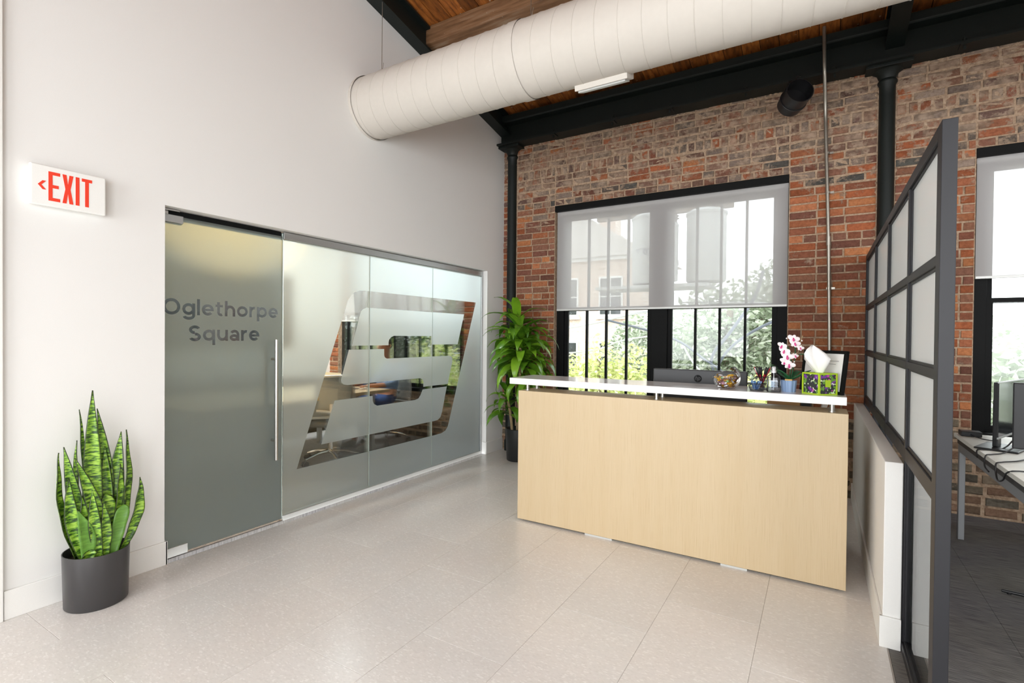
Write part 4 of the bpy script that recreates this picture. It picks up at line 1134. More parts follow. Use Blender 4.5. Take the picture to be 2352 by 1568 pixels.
# ---- candy bowl
bx0, by0 = 2.868, 3.475
cb = thing('candy_bowl', 'round clear glass bowl with a slanted rim, full of wrapped candy', 'bowl', (bx0, by0, CT))
R = 0.083
def bowl_shell(r, name, cut_only=False):
    m = MB(); nn, mm = 48, 18; vs = []; fs = []
    cz = 0.068
    for i in range(mm + 1):
        for k in range(nn):
            a = 2 * math.pi * k / nn
            top = 0.10 + 0.035 * math.cos(a - 0.5)         # slanted cut
            zmax = min(top - cz, r * 0.9); zmin = -0.066 * r / R
            th0 = math.asin(max(-1, zmin / r)); th1 = math.asin(zmax / r)
            th = th0 + (th1 - th0) * i / mm
            vs.append((r * math.cos(th) * math.cos(a), r * math.cos(th) * math.sin(a), cz + r * math.sin(th)))
    for i in range(mm): fs += [(i * nn + k, i * nn + (k + 1) % nn, (i + 1) * nn + (k + 1) % nn, (i + 1) * nn + k) for k in range(nn)]
    fs.append(tuple(range(nn - 1, -1, -1)))
    return m.add(vs, fs), vs[mm * nn:]
m, rimv = bowl_shell(R, 'glass'); m.build('glass_body', 'bowl_glass', cb, smooth=True)
MB().tube([rimv[k] for k in range(48)] + [rimv[0]], 0.0018, 8).build('rim', 'bowl_glass', cb, smooth=True)
rc = random.Random(3)
def candy_mesh(i):
    m = MB(); L = rc.uniform(0.011, 0.014); r = rc.uniform(0.006, 0.008)
    m.tube([(-L, 0, 0), (-L * 0.8, 0, 0), (0, 0, 0), (L * 0.8, 0, 0), (L, 0, 0)], [r * 0.25, r * 0.85, r, r * 0.85, r * 0.25], 8)
    for s in (-1, 1):
        vs = [(s * L * 0.95, 0, 0)]; n_ = 7
        for k in range(n_): a = -1.0 + 2.0 * k / (n_ - 1); vs.append((s * (L + 0.009 * math.cos(a)), 0.009 * math.sin(a), 0.002 * (-1) ** k))
        m.add(vs, [(0, k, k + 1) for k in range(1, n_)])
    me = m.build('candy', ['candy_yellow', 'candy_brown', 'candy_silver', 'candy_green', 'candy_pink', 'candy_yellow'][i], None, smooth=True, recalc=False)
    d = me.data; bpy.data.objects.remove(me); return d
cms = [candy_mesh(i) for i in range(6)]
cn_lab = ['candy in a shiny yellow wrapper in the glass bowl', 'brown wrapped candy in the glass bowl', 'silver wrapped candy in the glass bowl', 'pale green wrapped candy in the glass bowl', 'pink wrapped candy in the glass bowl', 'candy in a shiny yellow wrapper in the glass bowl']
pts = []
tries = 0
while len(pts) < 54 and tries < 20000:
    tries += 1
    lay = len(pts) // 12
    zc_ = 0.016 + 0.0155 * lay + rc.uniform(-0.002, 0.002)
    rm = math.sqrt(max(0, (R - 0.021) ** 2 - (zc_ - 0.068) ** 2))
    a = rc.uniform(0, 6.283); rr = rm * math.sqrt(rc.random())
    p = Vector((rr * math.cos(a), rr * math.sin(a), zc_))
    if all((p - q).length > 0.0165 for q in pts): pts.append(p)
for p in pts:
    i = rc.choice((0, 0, 0, 1, 1, 2, 2, 3, 4, 5))
    o = bpy.data.objects.new('candy', cms[i]); COL.objects.link(o); o.location = (bx0 + p.x, by0 + p.y, CT + p.z); o.rotation_euler = (rc.uniform(-0.5, 0.5), rc.uniform(-0.5, 0.5), rc.uniform(0, 6.28))
    tag(o, cn_lab[i], 'candy', 'wrapped candies in the glass bowl')

# ---- wire basket of blue packets, cup of pens
def mesh_basket(name, label, x, y, r0, r1, h, nv, nh):
    t = thing(name, label, 'holder', (x, y, CT))
    m = MB()
    for i in range(nv):
        a = 2 * math.pi * i / nv; m.tube([(r0 * math.cos(a), r0 * math.sin(a), 0.002), (r1 * math.cos(a), r1 * math.sin(a), h)], 0.0008, 4)
    for j in range(nh):
        z_ = h * (j + 0.5) / nh; r = r0 + (r1 - r0) * z_ / h
        m.tube([(r * math.cos(2 * math.pi * k / 24), r * math.sin(2 * math.pi * k / 24), z_) for k in range(25)], 0.0007, 4)
    w = m.build('wire_mesh', 'black_plastic', t); w['kind'] = 'stuff'
    MB().tube([(r1 * math.cos(2 * math.pi * k / 32), r1 * math.sin(2 * math.pi * k / 32), h) for k in range(33)], 0.0022, 6).build('rim', 'black_plastic', t, smooth=True)
    MB().lathe([(0, 0.0), (r0, 0.0), (r0, 0.003), (0, 0.003)], n=24).build('base', 'black_plastic', t)
    return t
mesh_basket('wire_basket', 'low black wire basket holding blue packets on the counter', 3.045, 3.425, 0.036, 0.052, 0.044, 34, 7)
for i in range(13):
    a = rc.uniform(0, 6.28); r = rc.uniform(0.0, 0.026)
    m = MB().box((-0.0075, -0.0018, 0), (0.0075, 0.0018, 0.052)); o = m.build('packet', rc.choice(['pack_blue', 'pack_blue', 'pack_pale']), None, bevel=0.001)
    o.location = (3.045 + r * math.cos(a), 3.425 + r * math.sin(a), CT + 0.008); o.rotation_euler = (rc.uniform(-0.55, 0.55), rc.uniform(-0.6, 0.6), rc.uniform(0, 3.1))
    tag(o, 'blue packet standing in the low black wire basket', 'packet', 'blue packets in the wire basket')
mesh_basket('pen_cup', 'black wire cup of pens behind the blue packets', 3.063, 3.56, 0.036, 0.038, 0.075, 30, 9)
for i in range(12):
    a = i * 0.52 + rc.uniform(-0.2, 0.2); red = i % 2 == 0
    t = thing('pen', 'red pen standing in the black wire cup' if red else 'black pen standing in the black wire cup', 'pen', (3.063 + 0.012 * math.cos(a + 3), 3.56 + 0.012 * math.sin(a + 3), CT + 0.006), group='pens in the wire cup')
    t.rotation_euler = Vector((math.cos(a) * 0.045, math.sin(a) * 0.045, 0.1)).to_track_quat('Z', 'Y').to_euler()
    mt = 'pen_red' if red else 'pen_black'
    MB().lathe([(0.0, 0.0), (0.002, 0.004), (0.0045, 0.014), (0.0045, 0.1)], n=10).build('barrel', mt, t, smooth=True)
    MB().lathe([(0.005, 0.095), (0.005, 0.132), (0.003, 0.135), (0.003, 0.142), (0.0, 0.143)], n=10).build('cap', 'pen_black' if i % 3 else mt, t, smooth=True)
    box('clip', (0.004, -0.0015, 0.1), (0.0065, 0.0015, 0.134), 'chrome', t)

# ---- hand sanitiser bottle
sb = thing('sanitizer_bottle', 'clear pump bottle of hand sanitizer between pens and blue pot', 'bottle', (3.138, 3.41, CT))
m = MB(); prof = [(0.0, 1.0), (0.03, 1.0), (0.037, 1.0), (0.037, 1.0), (0.075, 0.98), (0.09, 0.8), (0.098, 0.42)]
vs = []; nn = 32
for z_, k in ((0.0, 0.94), (0.003, 1.0), (0.08, 1.0), (0.092, 0.93), (0.1, 0.7), (0.106, 0.42), (0.112, 0.38)):
    for q in range(nn):
        a = 2 * math.pi * q / nn; ca_, sa_ = math.cos(a), math.sin(a)
        e = 0.55
        vs.append((0.037 * k * math.copysign(abs(ca_) ** e, ca_), 0.022 * k * math.copysign(abs(sa_) ** e, sa_), z_))
fs = [(i * nn + q, i * nn + (q + 1) % nn, (i + 1) * nn + (q + 1) % nn, (i + 1) * nn + q) for i in range(6) for q in range(nn)] + [tuple(range(nn - 1, -1, -1)), tuple(range(6 * nn, 7 * nn))]
m.add(vs, fs).build('bottle_body', 'gel_clear', sb, smooth=True)
MB().lathe([(0.0, 0.112), (0.014, 0.112), (0.014, 0.126), (0.011, 0.128), (0.011, 0.146), (0.008, 0.15), (0.0, 0.15)], n=24).build('pump_cap', 'candy_silver', sb, smooth=True)
lb = MB().box((-0.022, -0.0235, 0.02), (0.022, -0.0228, 0.07)).build('label', 'gel_clear', sb)
cyl('pump_tube', (0, 0, 0.01), (0, 0, 0.112), 0.0022, 'white_plastic', sb, n=8)
for i in range(4): box('label_print', (-0.016, -0.0238, 0.03 + 0.009 * i), (0.010 - 0.004 * (i % 2), -0.0236, 0.033 + 0.009 * i), 'pack_pale', sb)

# ---- orchid in a blue fluted pot
oc = thing('orchid', 'pink and white toy orchid in a pale blue fluted pot', 'plant', (3.214, 3.47, CT))
m = MB(); nn = 40; vs = []
for z_, r in ((0, 0.037), (0.068, 0.044), (0.068, 0.038), (0.05, 0.036)):
    for q in range(nn):
        k = 1.0 if (q // 2) % 2 == 0 or r in (0.038, 0.036) else 0.93
        vs.append((r * k * math.cos(2 * math.pi * q / nn), r * k * math.sin(2 * math.pi * q / nn), z_))
m.add(vs, [(i * nn + q, i * nn + (q + 1) % nn, (i + 1) * nn + (q + 1) % nn, (i + 1) * nn + q) for i in range(3) for q in range(nn)] + [tuple(range(nn - 1, -1, -1)), tuple(range(3 * nn, 4 * nn))]).build('pot', 'pot_blue', oc)
box('filling', (-0.02, -0.024, 0.05), (0.02, 0.02, 0.076), 'toy_yellow', oc, bevel=0.003)
def strap(pts, w, name, mat, parent):
    c = catmull(pts, 5); n = len(c); vs = []; fs = []
    for i, p in enumerate(c):
        t = i / (n - 1); d = (c[min(i + 1, n - 1)] - c[max(i - 1, 0)]).normalized(); sd = d.cross(Vector((0, 0, 1))).normalized()
        ww = w * (0.35 + 0.65 * math.sin(math.pi * min(1, t * 0.85 + 0.12))) * (1 - t ** 6)
        up = sd.cross(d)
        vs += [p - sd * ww / 2 + up * ww * 0.18, p, p + sd * ww / 2 + up * ww * 0.18]
    for i in range(n - 1):
        for k in range(2): q = i * 3 + k; fs.append((q, q + 1, q + 4, q + 3))
    o = MB().add(vs, fs).build(name, mat, parent, smooth=True, recalc=False)
    s = o.modifiers.new('thick', 'SOLIDIFY'); s.thickness = 0.003
    return o
strap([(0, 0, 0.07), (0.04, -0.01, 0.085), (0.09, -0.03, 0.12), (0.115, -0.035, 0.135)], 0.04, 'leaf', 'orchid_green', oc)
strap([(0, 0, 0.07), (-0.05, 0.0, 0.105), (-0.085, 0.01, 0.15), (-0.1, 0.01, 0.158)], 0.045, 'leaf', 'orchid_green', oc)
strap([(0, 0, 0.07), (-0.02, -0.02, 0.1), (-0.05, -0.03, 0.125), (-0.065, -0.035, 0.12)], 0.04, 'leaf', 'orchid_green', oc)
strap([(0, 0, 0.07), (0.03, 0.03, 0.1), (0.05, 0.06, 0.12), (0.06, 0.08, 0.12)], 0.04, 'leaf', 'orchid_green', oc)
MB().tube(catmull([(0.0, 0, 0.06), (0.012, 0.0, 0.17), (0.0, 0.0, 0.25), (-0.022, -0.01, 0.28), (-0.04, -0.02, 0.275)], 5), 0.0035, 8).build('stem', 'orchid_green', oc, smooth=True)
MB().tube(catmull([(0.01, 0.01, 0.06), (0.03, 0.01, 0.2), (0.03, 0.0, 0.27), (0.018, -0.005, 0.32)], 5), 0.0035, 8).build('stem', 'orchid_green', oc, smooth=True)
MB().tube(catmull([(0.03, 0.01, 0.2), (0.05, 0.0, 0.25), (0.062, -0.005, 0.31), (0.07, -0.005, 0.335)], 4), 0.003, 8).build('stem', 'bark_tan', oc, smooth=True)
MB().tube(catmull([(0.03, 0.01, 0.21), (0.06, 0.0, 0.225), (0.09, -0.005, 0.222)], 4), 0.003, 8).build('stem', 'orchid_green', oc, smooth=True)
def petal_mesh():
    me = bpy.data.meshes.new('petal'); vs = [(0, 0, 0)]; n = 10
    for k in range(n):
        a = 2 * math.pi * k / n; vs.append((0.011 * math.sin(a), -0.002 * math.cos(2 * a), 0.014 - 0.014 * math.cos(a)))
    vs.append((0, -0.0045, 0.015))
    me.from_pydata(vs, [], [(n + 1, 1 + k, 1 + (k + 1) % n) for k in range(n)]); me.materials.append(MATS['orchid_white'])
    me.polygons.foreach_set('use_smooth', [True] * len(me.polygons)); return me
pm = petal_mesh()
def flower(p, s, tilt, turn):
    f = bpy.data.objects.new('flower', MB().lathe([(0, -0.003), (0.005, 0.0), (0.004, 0.006), (0, 0.008)], n=10).build('tmpf', 'orchid_pink', None, smooth=True).data)
    bpy.data.objects.remove(bpy.data.objects['tmpf']); COL.objects.link(f); f.parent = oc; f.location = p; f.scale = (s, s, s); f.rotation_euler = (tilt, 0, turn)
    for k in range(5):
        o = bpy.data.objects.new('petal', pm); COL.objects.link(o); o.parent = f; o.rotation_euler = (0, k * 2 * math.pi / 5 + 0.3, 0); o.scale = (1.15 if k in (1, 4) else 0.85,) * 3
    lip = MB().tube([(0, -0.002, 0), (0, -0.012, -0.006), (0, -0.014, -0.014)], [0.004, 0.006, 0.003], 8).build('lip', 'orchid_pink', f, smooth=True)
for p, s, ti, tu in (((-0.036, -0.025, 0.272), 1.0, 0.1, -0.5), ((-0.024, -0.028, 0.242), 1.05, 0.0, -0.2), ((-0.008, -0.03, 0.21), 1.2, 0.1, 0.15), ((-0.02, -0.03, 0.178), 1.0, 0.2, -0.3), ((0.002, -0.03, 0.16), 1.1, 0.25, 0.1), ((0.022, -0.02, 0.315), 1.1, -0.1, 0.2), ((0.03, -0.02, 0.288), 1.0, 0.0, 0.3), ((0.058, -0.015, 0.262), 0.7, 0.1, 0.4), ((0.032, -0.02, 0.215), 0.7, 0.1, 0.6)): flower(p, s, ti, tu)
for p in ((-0.014, -0.01, 0.318), (0.066, -0.01, 0.305), (0.028, -0.02, 0.18)):
    MB().lathe([(0, -0.005), (0.004, -0.002), (0.004, 0.002), (0, 0.006)], c=p, n=10).build('bud', 'orchid_white', oc, smooth=True)

# ---- tissue box
tb = thing('tissue_box', 'lime and purple patterned tissue box at the counter end', 'tissue box', (3.372, 3.428, CT), rz=math.radians(44))
s = 0.058
m = MB().box((-s, -s, 0.0), (s, s, 0.122)); m.build('carton', 'tissue_print', tb)
e = MB(); q = 0.0045
for sx in (-1, 1):
    for sy in (-1, 1): e.box((sx * s - q, sy * s - q, 0.0), (sx * s + q, sy * s + q, 0.1225))
for z_ in (0.003, 0.119):
    for sx in (-1, 1): e.box((sx * s - q * 0.6, -s, z_ - 0.004), (sx * s + q * 0.6, s, z_ + 0.004)); e.box((-s, sx * s - q * 0.6, z_ - 0.004), (s, sx * s + q * 0.6, z_ + 0.004))
e.build('edge_band', 'tissue_green', tb)
box('top_face', (-s + 0.004, -s + 0.004, 0.1215), (s - 0.004, s - 0.004, 0.1235), 'tissue_green', tb)
box('side_label', (-0.018, -s - 0.0025, 0.045), (0.018, -s - 0.001, 0.085), 'tissue_green', tb)
vs = []; nn = 28; rows = ((0.0, 0.014), (0.02, 0.024), (0.05, 0.04), (0.08, 0.05), (0.105, 0.044), (0.13, 0.026), (0.148, 0.005))
for j, (z_, r) in enumerate(rows):
    for k in range(nn):
        a = 2 * math.pi * k / nn; rr = r * (1 + (0.12 + 0.045 * j) * math.sin(4 * a + j * 0.3 + 0.6 * math.sin(7 * a))) * (1 + 0.32 * math.cos(2 * (a + 0.8)))
        vs.append((rr * math.cos(a) - 0.006 * j, rr * math.sin(a) + 0.003 * j, 0.122 + z_ + 0.006 * math.sin(3 * a) * j / 3))
m = MB().add(vs, [(j * nn + k, j * nn + (k + 1) % nn, (j + 1) * nn + (k + 1) % nn, (j + 1) * nn + k) for j in range(len(rows) - 1) for k in range(nn)] + [tuple(range((len(rows) - 1) * nn, len(rows) * nn))])
m.build('tissue', 'tissue_white', tb, smooth=True, auto=70)

# ---- framed certificate leaning behind the tissue box
fa, fb = Vector((3.262, 3.672)), Vector((3.478, 3.415))
fd = (fb - fa); fl_ = fd.length; ang = math.atan2(fd.y, fd.x)
fr = thing('picture_frame', 'black framed certificate leaning behind the tissue box', 'frame', (fa.x, fa.y, CT), rz=ang)
fr.rotation_euler = (math.radians(-7), 0, ang)
hF = 0.252; tF = 0.018
box('frame_rail', (0, 0, 0), (fl_, 0.02, tF), 'frame_black', fr, bevel=0.002); box('frame_rail', (0, 0, hF - tF), (fl_, 0.02, hF), 'frame_black', fr, bevel=0.002)
box('frame_stile', (0, 0, tF), (tF, 0.02, hF - tF), 'frame_black', fr, bevel=0.002); box('frame_stile', (fl_ - tF, 0, tF), (fl_, 0.02, hF - tF), 'frame_black', fr, bevel=0.002)
sheet = box('certificate', (tF, 0.008, tF), (fl_ - tF, 0.012, hF - tF), 'paper_white', fr)
for i, (a, b, c, d) in enumerate(((0.06, 0.28, 0.19, 0.192), (0.08, 0.26, 0.172, 0.1735), (0.05, 0.12, 0.10, 0.103), (0.05, 0.14, 0.085, 0.0865), (0.2, 0.27, 0.106, 0.12), (0.2, 0.26, 0.09, 0.096))): box('printed_line', (a, 0.0072, c), (b, 0.0078, d), 'print_black', sheet)
box('backing', (tF, 0.013, tF), (fl_ - tF, 0.018, hF - tF), 'cardboard', fr)
MB().prism([(0.02, 0.19), (0.024, 0.19), (0.058, 0.006), (0.05, 0.006)], 'x', fl_ / 2 - 0.03, fl_ / 2 + 0.03).build('easel_leg', 'frame_black', fr)

# ---- things on the worktop glimpsed below the counter
tag(box('cardboard_box', (3.063, 3.93, 0.745), (3.263, 4.08, 0.985), 'cardboard', bevel=0.003), 'brown cardboard box glimpsed under the counter at the right', 'box')
bn = thing('binder', 'black binder standing beside the cardboard box under the counter', 'binder', (3.27, 3.93, 0.745))
box('cover', (0, 0, 0), (0.004, 0.24, 0.24), 'black_plastic', bn); box('cover', (0.05, 0, 0), (0.054, 0.24, 0.24), 'black_plastic', bn); box('spine', (0, -0.002, 0), (0.054, 0.002, 0.24), 'black_plastic', bn); box('pages', (0.008, 0.02, 0.006), (0.046, 0.23, 0.225), 'paper_white', bn)
tag(MB().prism([(0.0, 0.0), (0.03, 0.0), (0.09, 0.22), (0.06, 0.22)], 'y', 3.95, 4.15).build('magazine', 'paper_white', None, loc=(3.332, 0, 0.745)), 'white magazine leaning on the black binder under the counter', 'magazine')

# ================================================================== open office on the right
od = thing('office_desk', 'white topped office desk with grey legs by the brick wall', 'desk', (4.2, 4.76, 0))
box('desk_top', (0, -2.3, 0.712), (1.5, 0, 0.738), 'desk_white', od, bevel=0.002)
box('cable_tray', (0.012, -2.2, 0.675), (0.06, -0.05, 0.712), 'black_plastic', od)
box('side_rail', (0.02, -2.28, 0.615), (0.055, -0.03, 0.672), 'desk_leg_grey', od, bevel=0.003)
for x, y in ((0.02, -0.07), (1.42, -0.07), (0.02, -2.27), (1.42, -2.27)): box('leg', (x, y, 0.0), (x + 0.035, y + 0.04, 0.615), 'desk_leg_grey', od, bevel=0.003)
m1 = thing('desk_monitor', 'slim silver edged monitor on the white office desk', 'monitor', (4.40, 4.32, 0.738), rz=math.atan2(0.91, 0.42))
box('screen_shell', (-0.30, 0.0, 0.08), (0.30, 0.022, 0.415), 'black_plastic', m1, bevel=0.003)
box('display', (-0.294, -0.002, 0.09), (0.294, 0.0, 0.409), 'screen_glass', m1)
box('silver_edge', (-0.30, -0.004, 0.409), (0.30, 0.004, 0.416), 'aluminium', m1); box('silver_edge', (-0.30, -0.004, 0.08), (0.30, 0.004, 0.09), 'aluminium', m1)
box('stand_neck', (-0.16, 0.03, 0.012), (-0.08, 0.055, 0.3), 'black_plastic', m1, bevel=0.004); box('stand_foot', (-0.25, -0.08, 0.0), (0.02, 0.12, 0.012), 'black_plastic', m1, bevel=0.004)
m2 = thing('desk_monitor', 'black monitor turned away at the right edge of the picture', 'monitor', (4.60, 3.60, 0.738), rz=math.radians(-14))
box('screen_shell', (-0.36, 0.0, 0.09), (0.28, 0.03, 0.44), 'black_plastic', m2, bevel=0.006); box('rear_housing', (-0.2, -0.03, 0.12), (0.15, 0.0, 0.36), 'dark_plastic', m2, bevel=0.01)
box('stand_neck', (-0.04, 0.03, 0.01), (0.04, 0.055, 0.3), 'black_plastic', m2, bevel=0.004); box('stand_foot', (-0.13, -0.08, 0.0), (0.13, 0.12, 0.012), 'black_plastic', m2, bevel=0.004)
ro = thing('rolled_drawing', 'white rolled paper lying on the office desk', 'paper roll', (4.55, 4.5, 0.738), rz=math.radians(-55))
MB().lathe([(0.022, 0), (0.022, 0.34), (0.018, 0.34), (0.018, 0)], n=20, close=True).build('roll', 'paper_white', ro, smooth=True).rotation_euler = (0, math.radians(90), 0)
ro.location.z = 0.7605
hb = thing('power_block', 'small black power block at the far end of the office desk', 'power block', (4.205, 4.62, 0.738))
box('case', (0.01, 0.0, 0.0), (0.12, 0.09, 0.035), 'black_plastic', hb, bevel=0.004); MB().tube([(0.06, 0, 0.015), (0.08, -0.05, 0.008), (0.1, -0.1, 0.006), (0.16, -0.16, 0.006)], 0.0035, 6).build('lead', 'black_plastic', hb, smooth=True)
cab = [([(4.46, 4.32, 0.78), (4.40, 4.25, 0.80), (4.345, 4.18, 0.76), (4.29, 4.12, 0.744), (4.215, 4.1, 0.743), (4.19, 4.08, 0.735), (4.186, 4.05, 0.70)], 'black cable curling off the desk edge near the far leg'),
       ([(4.44, 4.26, 0.76), (4.38, 4.15, 0.77), (4.3, 4.03, 0.745), (4.23, 3.95, 0.743), (4.192, 3.9, 0.74), (4.18, 3.86, 0.69), (4.185, 3.8, 0.67)], 'black cable drooping over the middle of the desk edge'),
       ([(4.5, 4.1, 0.745), (4.40, 3.95, 0.744), (4.3, 3.8, 0.744), (4.22, 3.72, 0.744), (4.187, 3.68, 0.735), (4.18, 3.62, 0.67), (4.188, 3.56, 0.68), (4.21, 3.5, 0.743), (4.4, 3.5, 0.744)], 'black cable looping below the desk edge near the dark monitor')]
for p, lab in cab:
    tag(MB().tube(catmull(p, 6), 0.004, 8).build('cable', 'black_plastic', None, smooth=True), lab, 'cable', 'cables on the office desk')
fb_ = thing('floor_bar', 'thin black bar lying on the dark carpet at the right edge', 'bar', (4.254, 3.83, 0))
MB().tube([(0, 0, 0.012), (0.2, -0.03, 0.016), (0.5, -0.08, 0.016)], [0.008, 0.012, 0.012], 10).build('rod', 'black_plastic', fb_, smooth=True)
cyl('foot', (0.03, -0.005, 0.0), (0.03, -0.005, 0.012), 0.01, 'black_plastic', fb_)

# ================================================================== meeting room behind the glass
mt = thing('meeting_table', 'pale wood meeting table behind the frosted glass', 'table', (-1.72, 3.45, 0))
box('table_top', (-0.62, -1.1, 0.705), (0.62, 1.1, 0.742), 'wood_table', mt, bevel=0.003)
for x in (-0.5, 0.46):
    for y in (-0.95, 0.91): box('leg', (x, y, 0), (x + 0.05, y + 0.05, 0.705), 'aluminium', mt, bevel=0.004)
box('modesty_panel', (-0.45, -0.02, 0.35), (0.45, 0.0, 0.7), 'dark_plastic', mt)
lp = thing('laptop', 'open laptop on the meeting table in front of the seated person', 'laptop', (-1.55, 4.22, 0.742))
box('keyboard_deck', (-0.16, -0.11, 0), (0.16, 0.11, 0.014), 'aluminium', lp, bevel=0.003)
MB().prism([(-0.11, 0.012), (-0.102, 0.012), (-0.17, 0.21), (-0.178, 0.21)], 'x', -0.16, 0.16).build('lid', 'aluminium', lp)
def make_chair(label, loc, rz):
    t = thing('mesh_office_chair', label, 'chair', loc, rz, 'meeting room chairs')
    # the chair faces local -x, its back stands at +x
    vs = []; nx, ny = 8, 8
    sm = MB()
    def grid(f, th):
        vs = []; fs = []
        for i in range(nx + 1):
            for j in range(ny + 1): vs.append(f(i / nx * 2 - 1, j / ny * 2 - 1))
        for i in range(nx):
            for j in range(ny): q = i * (ny + 1) + j; fs.append((q, q + 1, q + ny + 2, q + ny + 1))
        return vs, fs
    sv, sf = grid(lambda u, v: (u * 0.23 * (1 - 0.06 * v * v), v * 0.235 * (1 - 0.05 * u * u), 0.47 + 0.02 * v * v - 0.015 * max(0, -u) ** 3), 0)
    o = MB().add(sv, sf).build('seat', 'chair_seat', t, smooth=True); s = o.modifiers.new('t', 'SOLIDIFY'); s.thickness = 0.055
    bv, bf = grid(lambda u, v: (0.215 + 0.055 * v + 0.035 * (1 - u * u) - 0.02 * math.sin(2.5 * v), u * (0.225 - 0.02 * v - 0.03 * max(0, v) ** 4), 0.74 + v * 0.22), 0)
    o = MB().add(bv, bf).build('backrest', 'chair_mesh', t, smooth=True); s = o.modifiers.new('t', 'SOLIDIFY'); s.thickness = 0.006
    ed = [bv[i * 9] for i in range(9)] + [bv[8 * 9 + j] for j in range(1, 9)] + [bv[i * 9 + 8] for i in range(7, -1, -1)] + [bv[j] for j in range(7, -1, -1)]
    MB().tube(ed, 0.016, 8).build('back_frame', 'chair_grey', t, smooth=True)
    MB().tube(catmull([(0.05, 0, 0.42), (0.22, 0, 0.44), (0.27, 0, 0.56), (0.245, 0, 0.66)], 5), [0.03] * 16, 8).build('back_support', 'chair_grey', t, smooth=True)
    MB().tube([(0.262, -0.16, 0.6), (0.275, 0, 0.58), (0.262, 0.16, 0.6)], 0.018, 8).build('lumbar_bar', 'chair_grey', t, smooth=True)
    m = MB().cyl((0, 0, 0.1), (0, 0, 0.28), 0.03, n=16); m.cyl((0, 0, 0.28), (0, 0, 0.43), 0.017, n=16); m.box((-0.1, -0.08, 0.405), (0.1, 0.08, 0.435)); m.build('gas_column', 'chrome', t, smooth=True)
    for k in range(5):
        a = 2 * math.pi * k / 5 + 0.2; c, s_ = math.cos(a), math.sin(a)
        lg_ = MB().tube([(0.02 * c, 0.02 * s_, 0.125), (0.15 * c, 0.15 * s_, 0.115), (0.3 * c, 0.3 * s_, 0.075)], [0.024, 0.018, 0.012], 8).build('base_leg', 'chrome', t, smooth=True)
        m = MB(); d = Vector((-s_, c, 0))
        for q in (-1, 1): m.cyl(Vector((0.3 * c, 0.3 * s_, 0.03)) + d * 0.01 * q, Vector((0.3 * c, 0.3 * s_, 0.03)) + d * 0.028 * q, 0.03, n=16)
        m.build('caster', 'dark_plastic', lg_, smooth=True)
    return t
make_chair('grey mesh swivel chair nearest the frosted glass', (-1.22, 3.76, 0), math.radians(-35))
make_chair('mesh swivel chair under the seated person', (-1.5, 4.88, 0), math.radians(90))

def skin_mesh(name, mat, parent, verts, edges, root=0, sub=2):
    """verts: list of (co, radius or (rx, ry))"""
    me = bpy.data.meshes.new(name); me.from_pydata([v[0] for v in verts], edges, [])
    o = bpy.data.objects.new(name, me); COL.objects.link(o); me.materials.append(MATS[mat])
    if parent: o.parent = parent
    o.modifiers.new('skin', 'SKIN').use_smooth_shade = True
    ms = o.modifiers.new('sub', 'SUBSURF'); ms.levels = sub; ms.render_levels = sub
    if not me.skin_vertices:
        bpy.context.view_layer.objects.active = o
        bm = bmesh.new(); bm.from_mesh(me); bm.verts.layers.skin.verify(); bm.to_mesh(me); bm.free()
    for i, v in enumerate(verts):
        r = v[1]; me.skin_vertices[0].data[i].radius = r if isinstance(r, tuple) else (r, r)
        me.skin_vertices[0].data[i].use_root = (i == root)
    return o
pe = thing('person', 'person in a blue shirt and jeans sitting at the meeting table', 'person', (-1.5, 4.86, 0))
bodyv = [((0, 0.02, 0.56), (0.15, 0.10)), ((0, 0.05, 0.72), (0.13, 0.095)), ((0, 0.045, 0.9), (0.15, 0.1)), ((0, 0.03, 1.02), (0.09, 0.07)), ((0, 0.01, 1.10), 0.052), ((0, -0.01, 1.17), (0.068, 0.08)), ((0, -0.02, 1.27), (0.078, 0.095)), ((0, -0.01, 1.345), (0.05, 0.06))]
be = [(i, i + 1) for i in range(7)]
def limb(pts, frm):
    global bodyv, be
    for p in pts: bodyv.append(p); be.append((frm, len(bodyv) - 1)); frm = len(bodyv) - 1
    return frm
for s in (-1, 1):
    limb([((s * 0.10, -0.04, 0.54), 0.085), ((s * 0.12, -0.25, 0.535), 0.075), ((s * 0.13, -0.44, 0.52), 0.06), ((s * 0.13, -0.42, 0.3), 0.05), ((s * 0.13, -0.38, 0.1), 0.036), ((s * 0.13, -0.40, 0.045), 0.038), ((s * 0.135, -0.52, 0.035), 0.032)], 0)
    e = limb([((s * 0.17, 0.03, 0.99), 0.055), ((s * 0.22, -0.02, 0.87), 0.045), ((s * 0.24, -0.10, 0.775), 0.04), ((s * 0.20, -0.28, 0.77), 0.033), ((s * 0.17, -0.40, 0.775), 0.026), ((s * 0.155, -0.45, 0.775), (0.038, 0.016))], 2)
    wv = len(bodyv) - 1
    for k, (dx, ln) in enumerate(((-0.027, 0.062), (-0.009, 0.074), (0.009, 0.07), (0.026, 0.055))):
        bx = s * 0.155 + dx
        limb([((bx, -0.485, 0.777), 0.009), ((bx, -0.485 - ln * 0.5, 0.778), 0.0085), ((bx, -0.485 - ln, 0.764), 0.007)], wv)
    limb([((s * 0.155 - s * 0.035, -0.455, 0.772), 0.011), ((s * 0.155 - s * 0.052, -0.485, 0.766), 0.009)], wv)
skin_mesh('body', 'skin_tone', pe, bodyv, be)
shv = [((0, 0.02, 0.60), (0.165, 0.118)), ((0, 0.05, 0.74), (0.15, 0.112)), ((0, 0.045, 0.9), (0.17, 0.118)), ((0, 0.03, 1.02), (0.1, 0.08)), ((0, 0.015, 1.07), 0.062)]
she = [(0, 1), (1, 2), (2, 3), (3, 4)]
